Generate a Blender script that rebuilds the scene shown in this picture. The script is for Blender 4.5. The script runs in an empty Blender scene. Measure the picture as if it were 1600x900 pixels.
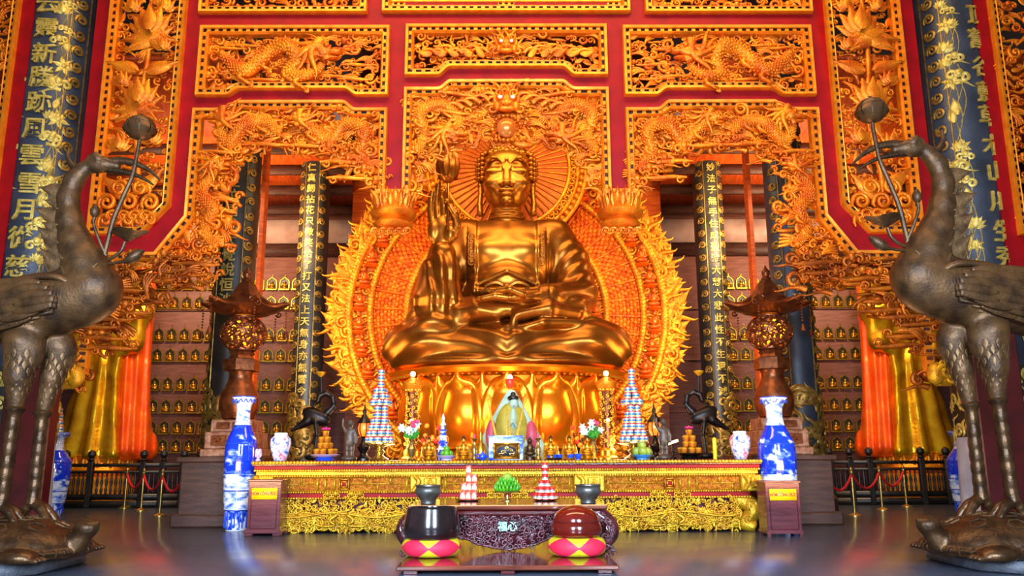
import bpy, math, random
import numpy as np
from mathutils import Vector, Matrix
random.seed(7); RNG = np.random.default_rng(11)
PI = math.pi
SC = bpy.context.scene; COL = SC.collection
# ------------------------------------------------------------------ camera
F = 1280.0; HC = 1.257
PITCH = math.radians(11.7); YAW = math.radians(-0.36); ROLL = math.radians(-0.22)
RM = (Matrix.Rotation(YAW, 3, 'Z') @ Matrix.Rotation(PI/2+PITCH, 3, 'X') @ Matrix.Rotation(ROLL, 3, 'Z'))
def W(px, py, Y):
    d = RM @ Vector(((px-800)/F, (450-py)/F, -1.0))
    return Vector((0, 0, HC)) + d*(Y/d.y)
def WV(px, py, Y):
    R = np.array(RM); D = np.stack([(np.asarray(px, float)-800)/F, (450-np.asarray(py, float))/F, -np.ones(len(px))], 1) @ R.T
    return np.array([0, 0, HC])+D*(Y/D[:, 1])[:, None]
ORG = {}
def YZ(px, py, z):
    d = RM @ Vector(((px-800)/F, (450-py)/F, -1.0)); return (z-HC)/d.z*d.y
def G(px, py):
    d = RM @ Vector(((px-800)/F, (450-py)/F, -1.0))
    return Vector((0, 0, HC)) + d*(-HC/d.z)
def mpp(py, Y):
    return abs(W(801, py, Y).x - W(800, py, Y).x)
cam = bpy.data.cameras.new('camera'); cam.sensor_width = 36; cam.lens = F/1600*36; cam.clip_end = 200
co = bpy.data.objects.new('camera', cam); COL.objects.link(co)
co.matrix_world = Matrix.Translation((0, 0, HC)) @ RM.to_4x4()
SC.camera = co
# ------------------------------------------------------------------ materials
def lin(h):
    h = h.lstrip('#'); c = [int(h[i:i+2], 16)/255 for i in (0, 2, 4)]
    return tuple(x/12.92 if x <= .04045 else ((x+.055)/1.055)**2.4 for x in c)
MATS = {}
def mat(name, c1, c2=None, metal=0.0, rough=.5, scale=8.0, bump=0.0, bscale=None, voro=False, emit=None, estr=0, detail=4, stretch=None, coat=0, lo=.35, hi=.65):
    m = bpy.data.materials.new(name); m.use_nodes = True
    nt = m.node_tree; N = nt.nodes; L = nt.links
    b = N['Principled BSDF']
    c1 = lin(c1) if isinstance(c1, str) else c1
    b.inputs['Metallic'].default_value = metal; b.inputs['Roughness'].default_value = rough
    b.inputs['Base Color'].default_value = (*c1, 1)
    if coat: b.inputs['Coat Weight'].default_value = coat; b.inputs['Coat Roughness'].default_value = .08
    tc = N.new('ShaderNodeTexCoord'); mp = N.new('ShaderNodeMapping'); L.new(tc.outputs['Object'], mp.inputs['Vector'])
    if stretch: mp.inputs['Scale'].default_value = stretch
    if c2 is not None:
        c2 = lin(c2) if isinstance(c2, str) else c2
        n = N.new('ShaderNodeTexNoise'); n.inputs['Scale'].default_value = scale; n.inputs['Detail'].default_value = detail
        L.new(mp.outputs[0], n.inputs['Vector'])
        r = N.new('ShaderNodeValToRGB'); r.color_ramp.elements[0].position = lo; r.color_ramp.elements[1].position = hi
        r.color_ramp.elements[0].color = (*c1, 1); r.color_ramp.elements[1].color = (*c2, 1)
        L.new(n.outputs['Fac'], r.inputs['Fac']); L.new(r.outputs['Color'], b.inputs['Base Color'])
    if bump:
        t = N.new('ShaderNodeTexVoronoi' if voro else 'ShaderNodeTexNoise'); t.inputs['Scale'].default_value = bscale or scale*2
        L.new(mp.outputs[0], t.inputs['Vector'])
        bp = N.new('ShaderNodeBump'); bp.inputs['Strength'].default_value = bump; bp.inputs['Distance'].default_value = .05
        L.new(t.outputs['Distance' if voro else 'Fac'], bp.inputs['Height']); L.new(bp.outputs[0], b.inputs['Normal'])
    if emit:
        e = lin(emit) if isinstance(emit, str) else emit
        b.inputs['Emission Color'].default_value = (*e, 1); b.inputs['Emission Strength'].default_value = estr
    MATS[name] = m
    return m
mat('gold_carving', '#f99418', '#d05c0a', .55, .36, 3, .25, 40)
mat('gold_bracket', '#d0761a', '#8e4410', .55, .38, 3, .25, 40)
mat('gold_border', '#f59a22', '#e07d12', .5, .4, 6)
mat('gold_altar', '#dcb024', '#bc881a', .55, .36, 5, .25, 50)
mat('gold_altar_dark', '#c98712', '#9c4d0c', .5, .45, 20, .5, 60)
mat('gold_halo', '#f2a41e', '#dc7c10', .6, .34, 4, .35, 30)
mat('gold_halo_deep', '#f48a12', '#d8560a', .5, .42, 5, .5, 25)
mat('gold_statue', '#a8661c', '#8a4e14', .85, .33, 1.5, .05, 3)
mat('gold_statue_skin', '#b87624', '#9c5e1a', .85, .32, 1.5)
mat('gold_lotus', '#ff9410', '#f07808', .75, .26, 2, .05, 6)
mat('gold_robe', '#f2c021', '#c98f12', .8, .3, 2.5, .15, 8)
mat('robe_orange_glow', '#ff6a14', '#f04c0a', .35, .35, 2)  # warm glow put into the robe colour of the standing statues
mat('gold_small', '#e8b03a', '#b87a1c', .85, .3, 20)
mat('gold_niche', '#c9a32c', '#8d7a1c', .8, .35, 8)
mat('halo_disc', '#d0600c', '#a84408', .55, .42, 3)
mat('figure_orange', '#f07818', '#d84c0c', .45, .35, 6)
mat('brass', '#d8c070', '#b89a48', .9, .25, 10)
mat('red_lacquer', '#9a0410', '#84040e', 0, .5, 3).node_tree.nodes['Principled BSDF'].inputs['Specular IOR Level'].default_value = .2
mat('bowl_metal', '#73726c', '#55544e', .7, .38, 8)
mat('red_dark', '#6e0a10', '#4a0608', 0, .45, 5)
mat('red_post', '#541418', '#3e0e10', 0, .4, 2)
mat('hole_dark', '#4a0c08', '#240604', 0, .6, 5)
mat('bronze', '#6c4a28', '#3e2a18', .5, .46, 5, .12, 30)
mat('bronze_light', '#82603a', '#523a22', .5, .46, 6, .12, 30)
mat('bronze_dark', '#5c4024', '#342214', .6, .36, 6, .12, 26)
mat('copper', '#94562f', '#64341c', .75, .36, 6, .06, 20)
mat('copper_stone', '#b08468', '#7e5038', .35, .5, 9, .15, 30)
mat('lacquer_black', '#22201e', '#15110f', 0, .4, 5)
mat('slate_blue', '#3c475a', '#28313f', .25, .42, 1.6, .1, 10)
mat('slate_dark', '#35332e', '#1e1c1a', .1, .4, 2)
mat('relief_gold', '#d8c468', '#a8963c', .35, .42, 10)
mat('relief_dim', '#a8863c', '#6e5520', .6, .4, 10)
mat('wood_brown', '#7a4a2c', '#5c3620', 0, .5, 2.5, .2, 12, stretch=(1, 1, 10))
mat('wood_orange', '#c85a1a', '#9c3c10', 0, .5, 3, .2, 12, stretch=(1, 1, 8))
mat('wood_slats', '#e0641c', '#b4400e', 0, .5, 4, .2, 10, stretch=(6, 1, 1))
mat('wood_mauve', '#8e5c50', '#74483e', 0, .55, 2, .15, 10, stretch=(1, 1, 8))
mat('wood_dark', '#4c2a20', '#321a14', 0, .42, 3, .2, 12, stretch=(1, 1, 8))
mat('wood_plinth', '#503428', '#38231c', 0, .45, 2, .2, 14, stretch=(1, 1, 8))
mat('wood_red', '#5e1c1c', '#3e1012', 0, .22, 2, .1, 10, stretch=(1, 1, 7), coat=.5)
mat('wood_purple', '#6e3a40', '#54282e', 0, .25, 2, .05, 10, stretch=(1, 1, 7), coat=.5)
mat('wood_table', '#7a3a26', '#4e2016', 0, .14, 2, stretch=(1, 6, 6), coat=.6)
mat('wood_carved', '#58202a', '#2e1016', 0, .26, 6, .5, 30, coat=.4)
mat('wood_fish', '#6e1810', '#521008', 0, .12, 2, coat=.8)
mat('drum_black', '#2c2022', '#1a1214', .2, .18, 3, coat=.6)
mat('stone_grey', '#6c7078', '#4e525a', 0, .5, 5, .3, 40)
mat('stone_light', '#b8b8c8', '#9c9cb0', 0, .5, 3)
mat('beam_pale', '#b89a90', '#a07c74', 0, .5, 2)
mat('porcelain_white', '#e8eef8', None, 0, .12, coat=.6)
mat('porcelain_blue', '#1c48c8', None, 0, .12, coat=.6)
mat('white', '#eeeeee', None, 0, .4); mat('eye_white', '#f4ecd8', None, 0, .2)
mat('black', '#0c0a0a', None, 0, .3); mat('iron', '#241c1a', '#151010', .6, .35, 8)
mat('yellow_sign', '#f4cf12', None, 0, .4); mat('sign_red', '#d8281c', None, 0, .4)
mat('pink_red', '#e0244a', '#d81c40', 0, .6, 8); mat('yellow_green', '#d2c818', '#c0b414', 0, .6, 8)
mat('leaf_green', '#3c9a2c', '#2a7a1e', 0, .4, 9); mat('fruit_green', '#58b020', '#3c8c18', 0, .35, 9)
mat('mango', '#7a9c34', '#94a83c', 0, .35, 6); mat('petal_white', '#e4eee8', '#c8dcd8', 0, .5, 6)
mat('petal_pink', '#f04878', '#e02c60', 0, .5, 6); mat('orchid', '#d01888', '#b01070', 0, .5, 6)
mat('rope_red', '#d81420', '#b80c18', 0, .6, 20)
mat('can_red', '#d83028', None, .2, .3); mat('can_blue', '#3c78c8', None, .2, .3); mat('can_yellow', '#e8d048', None, .2, .3); mat('can_silver', '#c8d0d4', None, .6, .3)
mat('pack_red', '#e84430', '#f08060', 0, .4, 30, lo=.5, hi=.6); mat('pack_cream', '#f0dcb8', None, 0, .4)
mat('blue_plastic', '#3c8cd8', None, 0, .3); mat('plate_lilac', '#b8a8d8', None, 0, .25)
mat('cup_orange', '#d89030', '#b86c18', .5, .3, 10)
mat('incense', '#d8b838', '#b8902c', .3, .5, 30)
mat('paint_olive', '#a89c38', '#8c8428', 0, .5, 5); mat('paint_pink', '#b84458', '#a03048', 0, .5, 5); mat('paint_mint', '#a8c4b0', '#8cac9c', 0, .5, 5)
mat('statue_grey', '#5c5048', '#3c342e', .4, .45, 10)
mat('pearl', '#e07018', '#f0a860', .4, .25, 1.5)
mat('shell_inlay', '#6cc4b0', '#c8e8d8', .3, .25, 30)
mat('bulb_warm', '#fff0c0', None, 0, .3, emit='#ffd890', estr=14); mat('bulb_red', '#ff3020', None, 0, .3, emit='#ff2810', estr=1.5)
mat('bulb_orange', '#ff8020', None, 0, .3, emit='#ff5a10', estr=2.2)
mat('lamp_fire', '#ffb030', None, 0, .3, emit='#ff9a18', estr=5.0)
mat('neon', '#ffe0b0', None, 0, .3, emit='#ffb070', estr=12)
def floor_mat():
    m = bpy.data.materials.new('floor_stone'); m.use_nodes = True; nt = m.node_tree; N = nt.nodes; L = nt.links; b = N['Principled BSDF']
    tc = N.new('ShaderNodeTexCoord'); br = N.new('ShaderNodeTexBrick'); L.new(tc.outputs['Object'], br.inputs['Vector'])
    br.inputs['Scale'].default_value = 1.0; br.offset = 0; br.inputs['Brick Width'].default_value = .8; br.inputs['Row Height'].default_value = .8
    br.inputs['Mortar Size'].default_value = .0015; br.inputs['Color1'].default_value = (.075, .09, .13, 1); br.inputs['Color2'].default_value = (.062, .075, .11, 1); br.inputs['Mortar'].default_value = (.04, .048, .07, 1)
    n = N.new('ShaderNodeTexNoise'); n.inputs['Scale'].default_value = 2.2; n.inputs['Detail'].default_value = 5; L.new(tc.outputs['Object'], n.inputs['Vector'])
    mx = N.new('ShaderNodeMixRGB'); mx.blend_type = 'MULTIPLY'; mx.inputs['Fac'].default_value = .25
    L.new(br.outputs['Color'], mx.inputs['Color1']); L.new(n.outputs['Fac'], mx.inputs['Color2']); L.new(mx.outputs[0], b.inputs['Base Color'])
    mr = N.new('ShaderNodeMapRange'); mr.inputs['To Min'].default_value = .15; mr.inputs['To Max'].default_value = .3
    L.new(n.outputs['Fac'], mr.inputs['Value']); L.new(mr.outputs[0], b.inputs['Roughness'])
    MATS['floor_stone'] = m
floor_mat()
def blue_white(name, scale, lo, hi, stretch=None, c1='#1238c0', c2='#dce8f8', mid='#4c78d8'):
    m = mat(name, c1, c2, 0, .1, scale, detail=6, stretch=stretch, coat=.7, lo=lo, hi=hi)
    r = [n for n in m.node_tree.nodes if n.type == 'VALTORGB'][0].color_ramp
    e = r.elements.new((lo+hi)/2); e.color = (*lin(mid), 1)
blue_white('porcelain_scene', 4.5, .52, .66, (1, 1, 1.7), c1='#0c34d0')
blue_white('porcelain_pale', 5.0, .36, .56, (1, 1, 2.2), mid='#8cb0e8')
blue_white('porcelain_tile', 9, .42, .55)
blue_white('porcelain_flower', 9, .36, .64, c1='#2c50c0', c2='#c85c90', mid='#dce8ec')
# ------------------------------------------------------------------ mesh builder
class MB:
    def __init__(s): s.V = []; s.n = 0; s.Q = []; s.T = []; s.N = []; s.qm = []; s.tm = []; s.nm = []
    def add(s, V, quads=None, tris=None, ngons=None, mi=0):
        V = np.asarray(V, float).reshape(-1, 3); o = s.n; s.V.append(V); s.n += len(V)
        if quads is not None and len(quads): q = np.asarray(quads, int)+o; s.Q.append(q); s.qm.append(np.full(len(q), mi))
        if tris is not None and len(tris): t = np.asarray(tris, int)+o; s.T.append(t); s.tm.append(np.full(len(t), mi))
        for g in (ngons or []): s.N.append([i+o for i in g]); s.nm.append(mi)
        return s
    def inst(s, proto, pos, th=0, sc=1, flip=False, mi=0, ysc=None, tilt=0):
        V, Qd = proto; V = V*np.array([(-1 if flip else 1)*sc, (ysc or sc), sc])
        if tilt: c, d = math.cos(tilt), math.sin(tilt); V = np.stack([V[:, 0], V[:, 1]*c-V[:, 2]*d, V[:, 1]*d+V[:, 2]*c], 1)
        c, d = math.cos(th), math.sin(th)
        V = np.stack([V[:, 0]*c-V[:, 2]*d, V[:, 1], V[:, 0]*d+V[:, 2]*c], 1)+np.array(pos)
        return s.add(V, Qd[:, ::-1] if flip else Qd, mi=mi)
    def box(s, c, d, mi=0, rz=0, ch=0.0):
        x, y, z = [v/2 for v in d]
        if ch > 0:
            ch = min(ch, x*.9, y*.9, z*.9)
            for_ = []
            P = []
            for sx in (-1, 1):
                for sy in (-1, 1):
                    for sz in (-1, 1):
                        P += [(sx*x, sy*(y-ch), sz*(z-ch)), (sx*(x-ch), sy*y, sz*(z-ch)), (sx*(x-ch), sy*(y-ch), sz*z)]
            V = np.array(P); idx = lambda sx, sy, sz, k: ((sx > 0)*4+(sy > 0)*2+(sz > 0))*3+k
            q = []; t = []
            for sg in (-1, 1):
                a = [idx(sg, -1, -1, 0), idx(sg, 1, -1, 0), idx(sg, 1, 1, 0), idx(sg, -1, 1, 0)]; q.append(a if sg > 0 else a[::-1])
                a = [idx(-1, sg, -1, 1), idx(-1, sg, 1, 1), idx(1, sg, 1, 1), idx(1, sg, -1, 1)]; q.append(a if sg > 0 else a[::-1])
                a = [idx(-1, -1, sg, 2), idx(1, -1, sg, 2), idx(1, 1, sg, 2), idx(-1, 1, sg, 2)]; q.append(a if sg > 0 else a[::-1])
            for a in (-1, 1):
                for b in (-1, 1):
                    e = [idx(a, b, -1, 0), idx(a, b, -1, 1), idx(a, b, 1, 1), idx(a, b, 1, 0)]; q.append(e if a*b > 0 else e[::-1])
                    e = [idx(a, -1, b, 2), idx(a, -1, b, 0), idx(a, 1, b, 0), idx(a, 1, b, 2)]; q.append(e if a*b < 0 else e[::-1])
                    e = [idx(-1, a, b, 1), idx(-1, a, b, 2), idx(1, a, b, 2), idx(1, a, b, 1)]; q.append(e if a*b < 0 else e[::-1])
                    for cc in (-1, 1):
                        e = [idx(a, b, cc, 0), idx(a, b, cc, 1), idx(a, b, cc, 2)]; t.append(e if a*b*cc > 0 else e[::-1])
        else:
            V = np.array([(sx*x, sy*y, sz*z) for sx in (-1, 1) for sy in (-1, 1) for sz in (-1, 1)])
            q = [(0, 1, 3, 2), (4, 6, 7, 5), (0, 4, 5, 1), (2, 3, 7, 6), (0, 2, 6, 4), (1, 5, 7, 3)]; t = None
        if rz: c_, d_ = math.cos(rz), math.sin(rz); V = np.stack([V[:, 0]*c_-V[:, 1]*d_, V[:, 0]*d_+V[:, 1]*c_, V[:, 2]], 1)
        return s.add(V+np.array(c), q, t, mi=mi)
    def tube(s, P, r, sides=8, mi=0, flat=1.0, caps=True):
        V, q, n = tube_arr(P, r, sides, flat); o = len(V)
        s.add(V, q, ngons=[list(range(sides))[::-1], list(range(o-sides, o))] if caps else None, mi=mi); return s
    def lathe(s, prof, c=(0, 0, 0), seg=24, mi=0, mis=None, a0=0, sq=1.0, fn=None):
        prof = np.array(prof, float); n = len(prof); a = np.arange(seg)*2*PI/seg+a0
        R = prof[:, 0][:, None]*np.ones(seg); 
        if fn is not None: R = fn(R, a[None, :], prof[:, 1][:, None])
        V = np.stack([R*np.cos(a), R*np.sin(a)*sq, prof[:, 1][:, None]*np.ones(seg)], -1).reshape(-1, 3)+np.array(c)
        i = np.arange(n-1)[:, None]*seg; j = np.arange(seg)[None, :]; k = (j+1) % seg
        q = np.stack([i+j, i+k, i+seg+k, i+seg+j], -1)
        if mis is None: s.add(V, q.reshape(-1, 4), ngons=[list(range(seg))[::-1], list(range((n-1)*seg, n*seg))], mi=mi)
        else:
            o = s.n; s.add(V, q[0], ngons=[list(range(seg))[::-1], list(range((n-1)*seg, n*seg))], mi=mis[0])
            for r in range(1, n-1): s.Q.append(q[r]+o); s.qm.append(np.full(seg, mis[min(r, len(mis)-1)]))
        return s
    def ell(s, c, r, mi=0, su=12, sv=8):
        th = np.linspace(0.0, PI, sv+1); th[0] = .02; th[-1] = PI-.02
        r = (r, r, r) if np.isscalar(r) else r
        prof = np.stack([np.sin(th)[::-1], np.cos(th)[::-1]], 1)
        a = np.arange(su)*2*PI/su
        V = np.stack([prof[:, 0][:, None]*np.cos(a)*r[0], prof[:, 0][:, None]*np.sin(a)*r[1], prof[:, 1][:, None]*np.ones(su)*r[2]], -1).reshape(-1, 3)+np.array(c)
        n = sv+1; i = np.arange(n-1)[:, None]*su; j = np.arange(su)[None, :]; k = (j+1) % su
        q = np.stack([i+j, i+k, i+su+k, i+su+j], -1).reshape(-1, 4)
        return s.add(V, q, ngons=[list(range(su))[::-1], list(range((n-1)*su, n*su))], mi=mi)
    def prism(s, pts, y0, y1, mi=0):
        # polygon in XZ, extruded from y0 (front) to y1
        n = len(pts); P = np.array(pts, float)
        A = .5*np.sum(P[:, 0]*np.roll(P[:, 1], -1)-np.roll(P[:, 0], -1)*P[:, 1])
        if A < 0: P = P[::-1]
        V = np.concatenate([np.stack([P[:, 0], np.full(n, y0), P[:, 1]], 1), np.stack([P[:, 0], np.full(n, y1), P[:, 1]], 1)])
        q = [(i, i+n, (i+1) % n+n, (i+1) % n) for i in range(n)]
        return s.add(V, q, ngons=[list(range(n)), list(range(2*n-1, n-1, -1))], mi=mi)
    def build(s, name, mats, parent=None, smooth=True, angle=40):
        if not s.V: return None
        V = np.concatenate(s.V)
        org = ORG.get(parent.name) if parent is not None else None
        if org is not None: V = V-org
        me = bpy.data.meshes.new(name)
        Q = np.concatenate(s.Q) if s.Q else np.zeros((0, 4), int); T = np.concatenate(s.T) if s.T else np.zeros((0, 3), int)
        loops = np.concatenate([Q.ravel(), T.ravel()] + [np.array(g) for g in s.N]).astype(np.int32)
        tot = np.concatenate([np.full(len(Q), 4), np.full(len(T), 3), np.array([len(g) for g in s.N], int)]).astype(np.int32)
        st = np.concatenate([[0], np.cumsum(tot)[:-1]]).astype(np.int32)
        me.vertices.add(len(V)); me.vertices.foreach_set('co', V.astype(np.float32).ravel())
        me.loops.add(len(loops)); me.loops.foreach_set('vertex_index', loops)
        me.polygons.add(len(tot)); me.polygons.foreach_set('loop_start', st)
        mi = np.concatenate((s.qm or [np.zeros(0)])+(s.tm or [])+[np.array(s.nm)]).astype(np.int32)
        for m in ([mats] if isinstance(mats, str) else mats): me.materials.append(MATS[m])
        me.update(calc_edges=True)
        me.polygons.foreach_set('material_index', mi)
        me.validate()
        if smooth:
            me.polygons.foreach_set('use_smooth', np.ones(len(me.polygons), bool))
            if angle < 180: me.set_sharp_from_angle(angle=math.radians(angle))
        ob = bpy.data.objects.new(name, me); COL.objects.link(ob)
        if parent is not None:
            ob.parent = parent
            if org is not None: ORG[ob.name] = org
        return ob
def tube_arr(P, r, sides=8, flat=1.0):
    P = np.asarray(P, float); n = len(P); r = np.full(n, r) if np.isscalar(r) else np.asarray(r, float)
    T = np.gradient(P, axis=0); T /= np.maximum(np.linalg.norm(T, axis=1, keepdims=True), 1e-9)
    u = np.cross(T[0], (0, 1, 0)); 
    if np.linalg.norm(u) < .1: u = np.cross(T[0], (0, 0, 1))
    V = []; a = np.arange(sides)*2*PI/sides
    for i in range(n):
        u = u-T[i]*u.dot(T[i]); u /= max(np.linalg.norm(u), 1e-9); w = np.cross(T[i], u)
        V.append(P[i]+r[i]*(np.cos(a)[:, None]*u+np.sin(a)[:, None]*w*flat))
    V = np.concatenate(V)
    i = np.arange(n-1)[:, None]*sides; j = np.arange(sides)[None, :]; k = (j+1) % sides
    return V, np.stack([i+j, i+k, i+sides+k, i+sides+j], -1).reshape(-1, 4), n
def spl(P, n=20):
    """Catmull-Rom through points"""
    P = np.asarray(P, float); m = len(P); Q = np.concatenate([[2*P[0]-P[1]], P, [2*P[-1]-P[-2]]])
    t = np.linspace(0, m-1-1e-6, n); i = t.astype(int); f = (t-i)[:, None]
    a, b, c, d = Q[i], Q[i+1], Q[i+2], Q[i+3]
    return .5*(2*b+(c-a)*f+(2*a-5*b+4*c-d)*f**2+(3*b-a-3*c+d)*f**3)
# ------------------------------------------------------------------ things
def thing(name, label, cat, loc=(0, 0, 0), group=None, kind=None):
    o = bpy.data.objects.new(name, None); COL.objects.link(o); o.location = loc; ORG[o.name] = np.array([float(v) for v in loc]); o.empty_display_size = .1
    return tag(o, label, cat, group, kind)
def tag(o, label=None, cat=None, group=None, kind=None):
    if label: o['label'] = label
    if cat: o['category'] = cat
    if group: o['group'] = group
    if kind: o['kind'] = kind
    return o
def struct(o): o['kind'] = 'structure'; return o
def dup(o, loc=None, label=None, mirror=False, scale=None, group=None, parent=None, rz=None):
    c = o.copy(); COL.objects.link(c); c.parent = parent
    if loc is not None: c.location = loc
    if rz is not None: c.rotation_euler = (0, 0, rz)
    if mirror: c.scale = (-c.scale[0], c.scale[1], c.scale[2])
    if scale: c.scale = tuple(v*s_ for v, s_ in zip(c.scale, scale))
    if label: c['label'] = label
    if group: c['group'] = group
    for ch in list(o.children): dup(ch, parent=c)
    return c
def mirror_thing(o, label):
    l = o.location; return dup(o, (-l[0], l[1], l[2]), label, True)
ORD = ['first', 'second', 'third', 'fourth', 'fifth', 'sixth', 'seventh', 'eighth', 'ninth', 'tenth', 'eleventh', 'twelfth', 'thirteenth', 'fourteenth', 'fifteenth']
# ------------------------------------------------------------------ signed distance sculpting
class SDF:
    def __init__(s, lo, hi, h):
        s.lo = np.array(lo, float); s.h = h; s.n = (np.ceil((np.array(hi)-s.lo)/h)+1).astype(int); s.d = np.full(s.n, 1e3, np.float32)
        s.ax = [(s.lo[i]+h*np.arange(s.n[i])).astype(np.float32) for i in range(3)]
    def sub(s, lo, hi):
        a = np.clip(np.floor((np.array(lo)-s.lo)/s.h), 0, s.n).astype(int); b = np.clip(np.ceil((np.array(hi)-s.lo)/s.h)+1, 0, s.n).astype(int)
        sl = tuple(slice(x, y) for x, y in zip(a, b)); g = [s.ax[0][sl[0]][:, None, None], s.ax[1][sl[1]][None, :, None], s.ax[2][sl[2]][None, None, :]]
        return sl, g
    def comb(s, sl, e, k, op):
        d = s.d[sl]
        if op < 0: d_ = -d
        else: d_ = d
        if k > 0: hh = np.clip(.5+.5*(d_-e)/k, 0, 1); r = d_*(1-hh)+e*hh-k*hh*(1-hh)
        else: r = np.minimum(d_, e)
        s.d[sl] = r if op > 0 else -r
    def cap(s, a, b, ra, rb=None, k=4, op=1, sq=(1, 1, 1)):
        rb = ra if rb is None else rb; a = np.array(a, float); b = np.array(b, float); sq = np.array(sq, float)
        m = max(ra, rb)*max(1/sq.min(), 1)+k*1.5+2*s.h; sl, g = s.sub(np.minimum(a, b)-m, np.maximum(a, b)+m)
        if 0 in s.d[sl].shape: return s
        p = [(g[i]-a[i])*sq[i] for i in range(3)]; v = (b-a)*sq; L2 = max(v.dot(v), 1e-9)
        t = np.clip((p[0]*v[0]+p[1]*v[1]+p[2]*v[2])/L2, 0, 1)
        e = np.sqrt((p[0]-v[0]*t)**2+(p[1]-v[1]*t)**2+(p[2]-v[2]*t)**2)-(ra+(rb-ra)*t)
        s.comb(sl, e.astype(np.float32), k, op); return s
    def chain(s, P, R, k=4, op=1, sq=(1, 1, 1)):
        for i in range(len(P)-1): s.cap(P[i], P[i+1], R[i], R[i+1], k, op, sq)
        return s
    def ell(s, c, r, k=4, op=1, ry=0, rz=0, rx=0):
        c = np.array(c, float); r = np.array(r, float); m = r.max()+k*1.5+2*s.h; sl, g = s.sub(c-m, c+m)
        if 0 in s.d[sl].shape: return s
        p = [g[i]-c[i] for i in range(3)]
        if ry: cc, ss = math.cos(ry), math.sin(ry); p = [p[0]*cc+p[2]*ss, p[1], -p[0]*ss+p[2]*cc]
        if rz: cc, ss = math.cos(rz), math.sin(rz); p = [p[0]*cc+p[1]*ss, -p[0]*ss+p[1]*cc, p[2]]
        if rx: cc, ss = math.cos(rx), math.sin(rx); p = [p[0], p[1]*cc+p[2]*ss, -p[1]*ss+p[2]*cc]
        k0 = np.sqrt((p[0]/r[0])**2+(p[1]/r[1])**2+(p[2]/r[2])**2); k1 = np.sqrt((p[0]/r[0]**2)**2+(p[1]/r[1]**2)**2+(p[2]/r[2]**2)**2)
        s.comb(sl, (k0*(k0-1)/np.maximum(k1, 1e-6)).astype(np.float32), k, op); return s
    def field(s, f, lo=None, hi=None):
        sl, g = s.sub(s.lo if lo is None else lo, (s.lo+s.h*s.n) if hi is None else hi)
        s.d[sl] = s.d[sl]+f(*g).astype(np.float32); return s
    def mesh(s):
        d = s.d.copy(); d[0] = d[-1] = 9; d[:, 0] = d[:, -1] = 9; d[:, :, 0] = d[:, :, -1] = 9
        ins = d < 0; nx, ny, nz = d.shape
        cnt = np.zeros((nx-1, ny-1, nz-1), np.int8)
        for a in (0, 1):
            for b in (0, 1):
                for c in (0, 1): cnt += ins[a:nx-1+a, b:ny-1+b, c:nz-1+c]
        act = (cnt > 0) & (cnt < 8); idx = np.full(act.shape, -1, int); I = np.argwhere(act); idx[act] = np.arange(len(I))
        acc = np.zeros((len(I), 3)); wn = np.zeros(len(I)); C = [(a, b, c) for a in (0, 1) for b in (0, 1) for c in (0, 1)]
        for i, p in enumerate(C):
            for q in C[i+1:]:
                if sum(abs(x-y) for x, y in zip(p, q)) != 1: continue
                dp = d[I[:, 0]+p[0], I[:, 1]+p[1], I[:, 2]+p[2]]; dq = d[I[:, 0]+q[0], I[:, 1]+q[1], I[:, 2]+q[2]]
                m = (dp < 0) != (dq < 0); t = np.where(m, dp/np.where(m, dp-dq, 1), 0)[:, None]
                acc += np.where(m[:, None], np.array(p)+(np.array(q)-np.array(p))*t, 0); wn += m
        V = s.lo+s.h*(I+acc/wn[:, None]); Q = []
        for ax in range(3):
            o1, o2 = [(1, 2), (2, 0), (0, 1)][ax]
            A = np.take(ins, range(0, d.shape[ax]-1), ax); B = np.take(ins, range(1, d.shape[ax]), ax)
            E = np.argwhere(A != B); E = E[(E[:, o1] > 0) & (E[:, o2] > 0) & (E[:, o1] < d.shape[o1]-1) & (E[:, o2] < d.shape[o2]-1)]
            def cell(da, db):
                c = E.copy(); c[:, o1] -= da; c[:, o2] -= db; return idx[c[:, 0], c[:, 1], c[:, 2]]
            q = np.stack([cell(1, 1), cell(0, 1), cell(0, 0), cell(1, 0)], 1); fl = ~A[E[:, 0], E[:, 1], E[:, 2]]
            q[fl] = q[fl][:, ::-1]; Q.append(q)
        return V, np.concatenate(Q)
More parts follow.
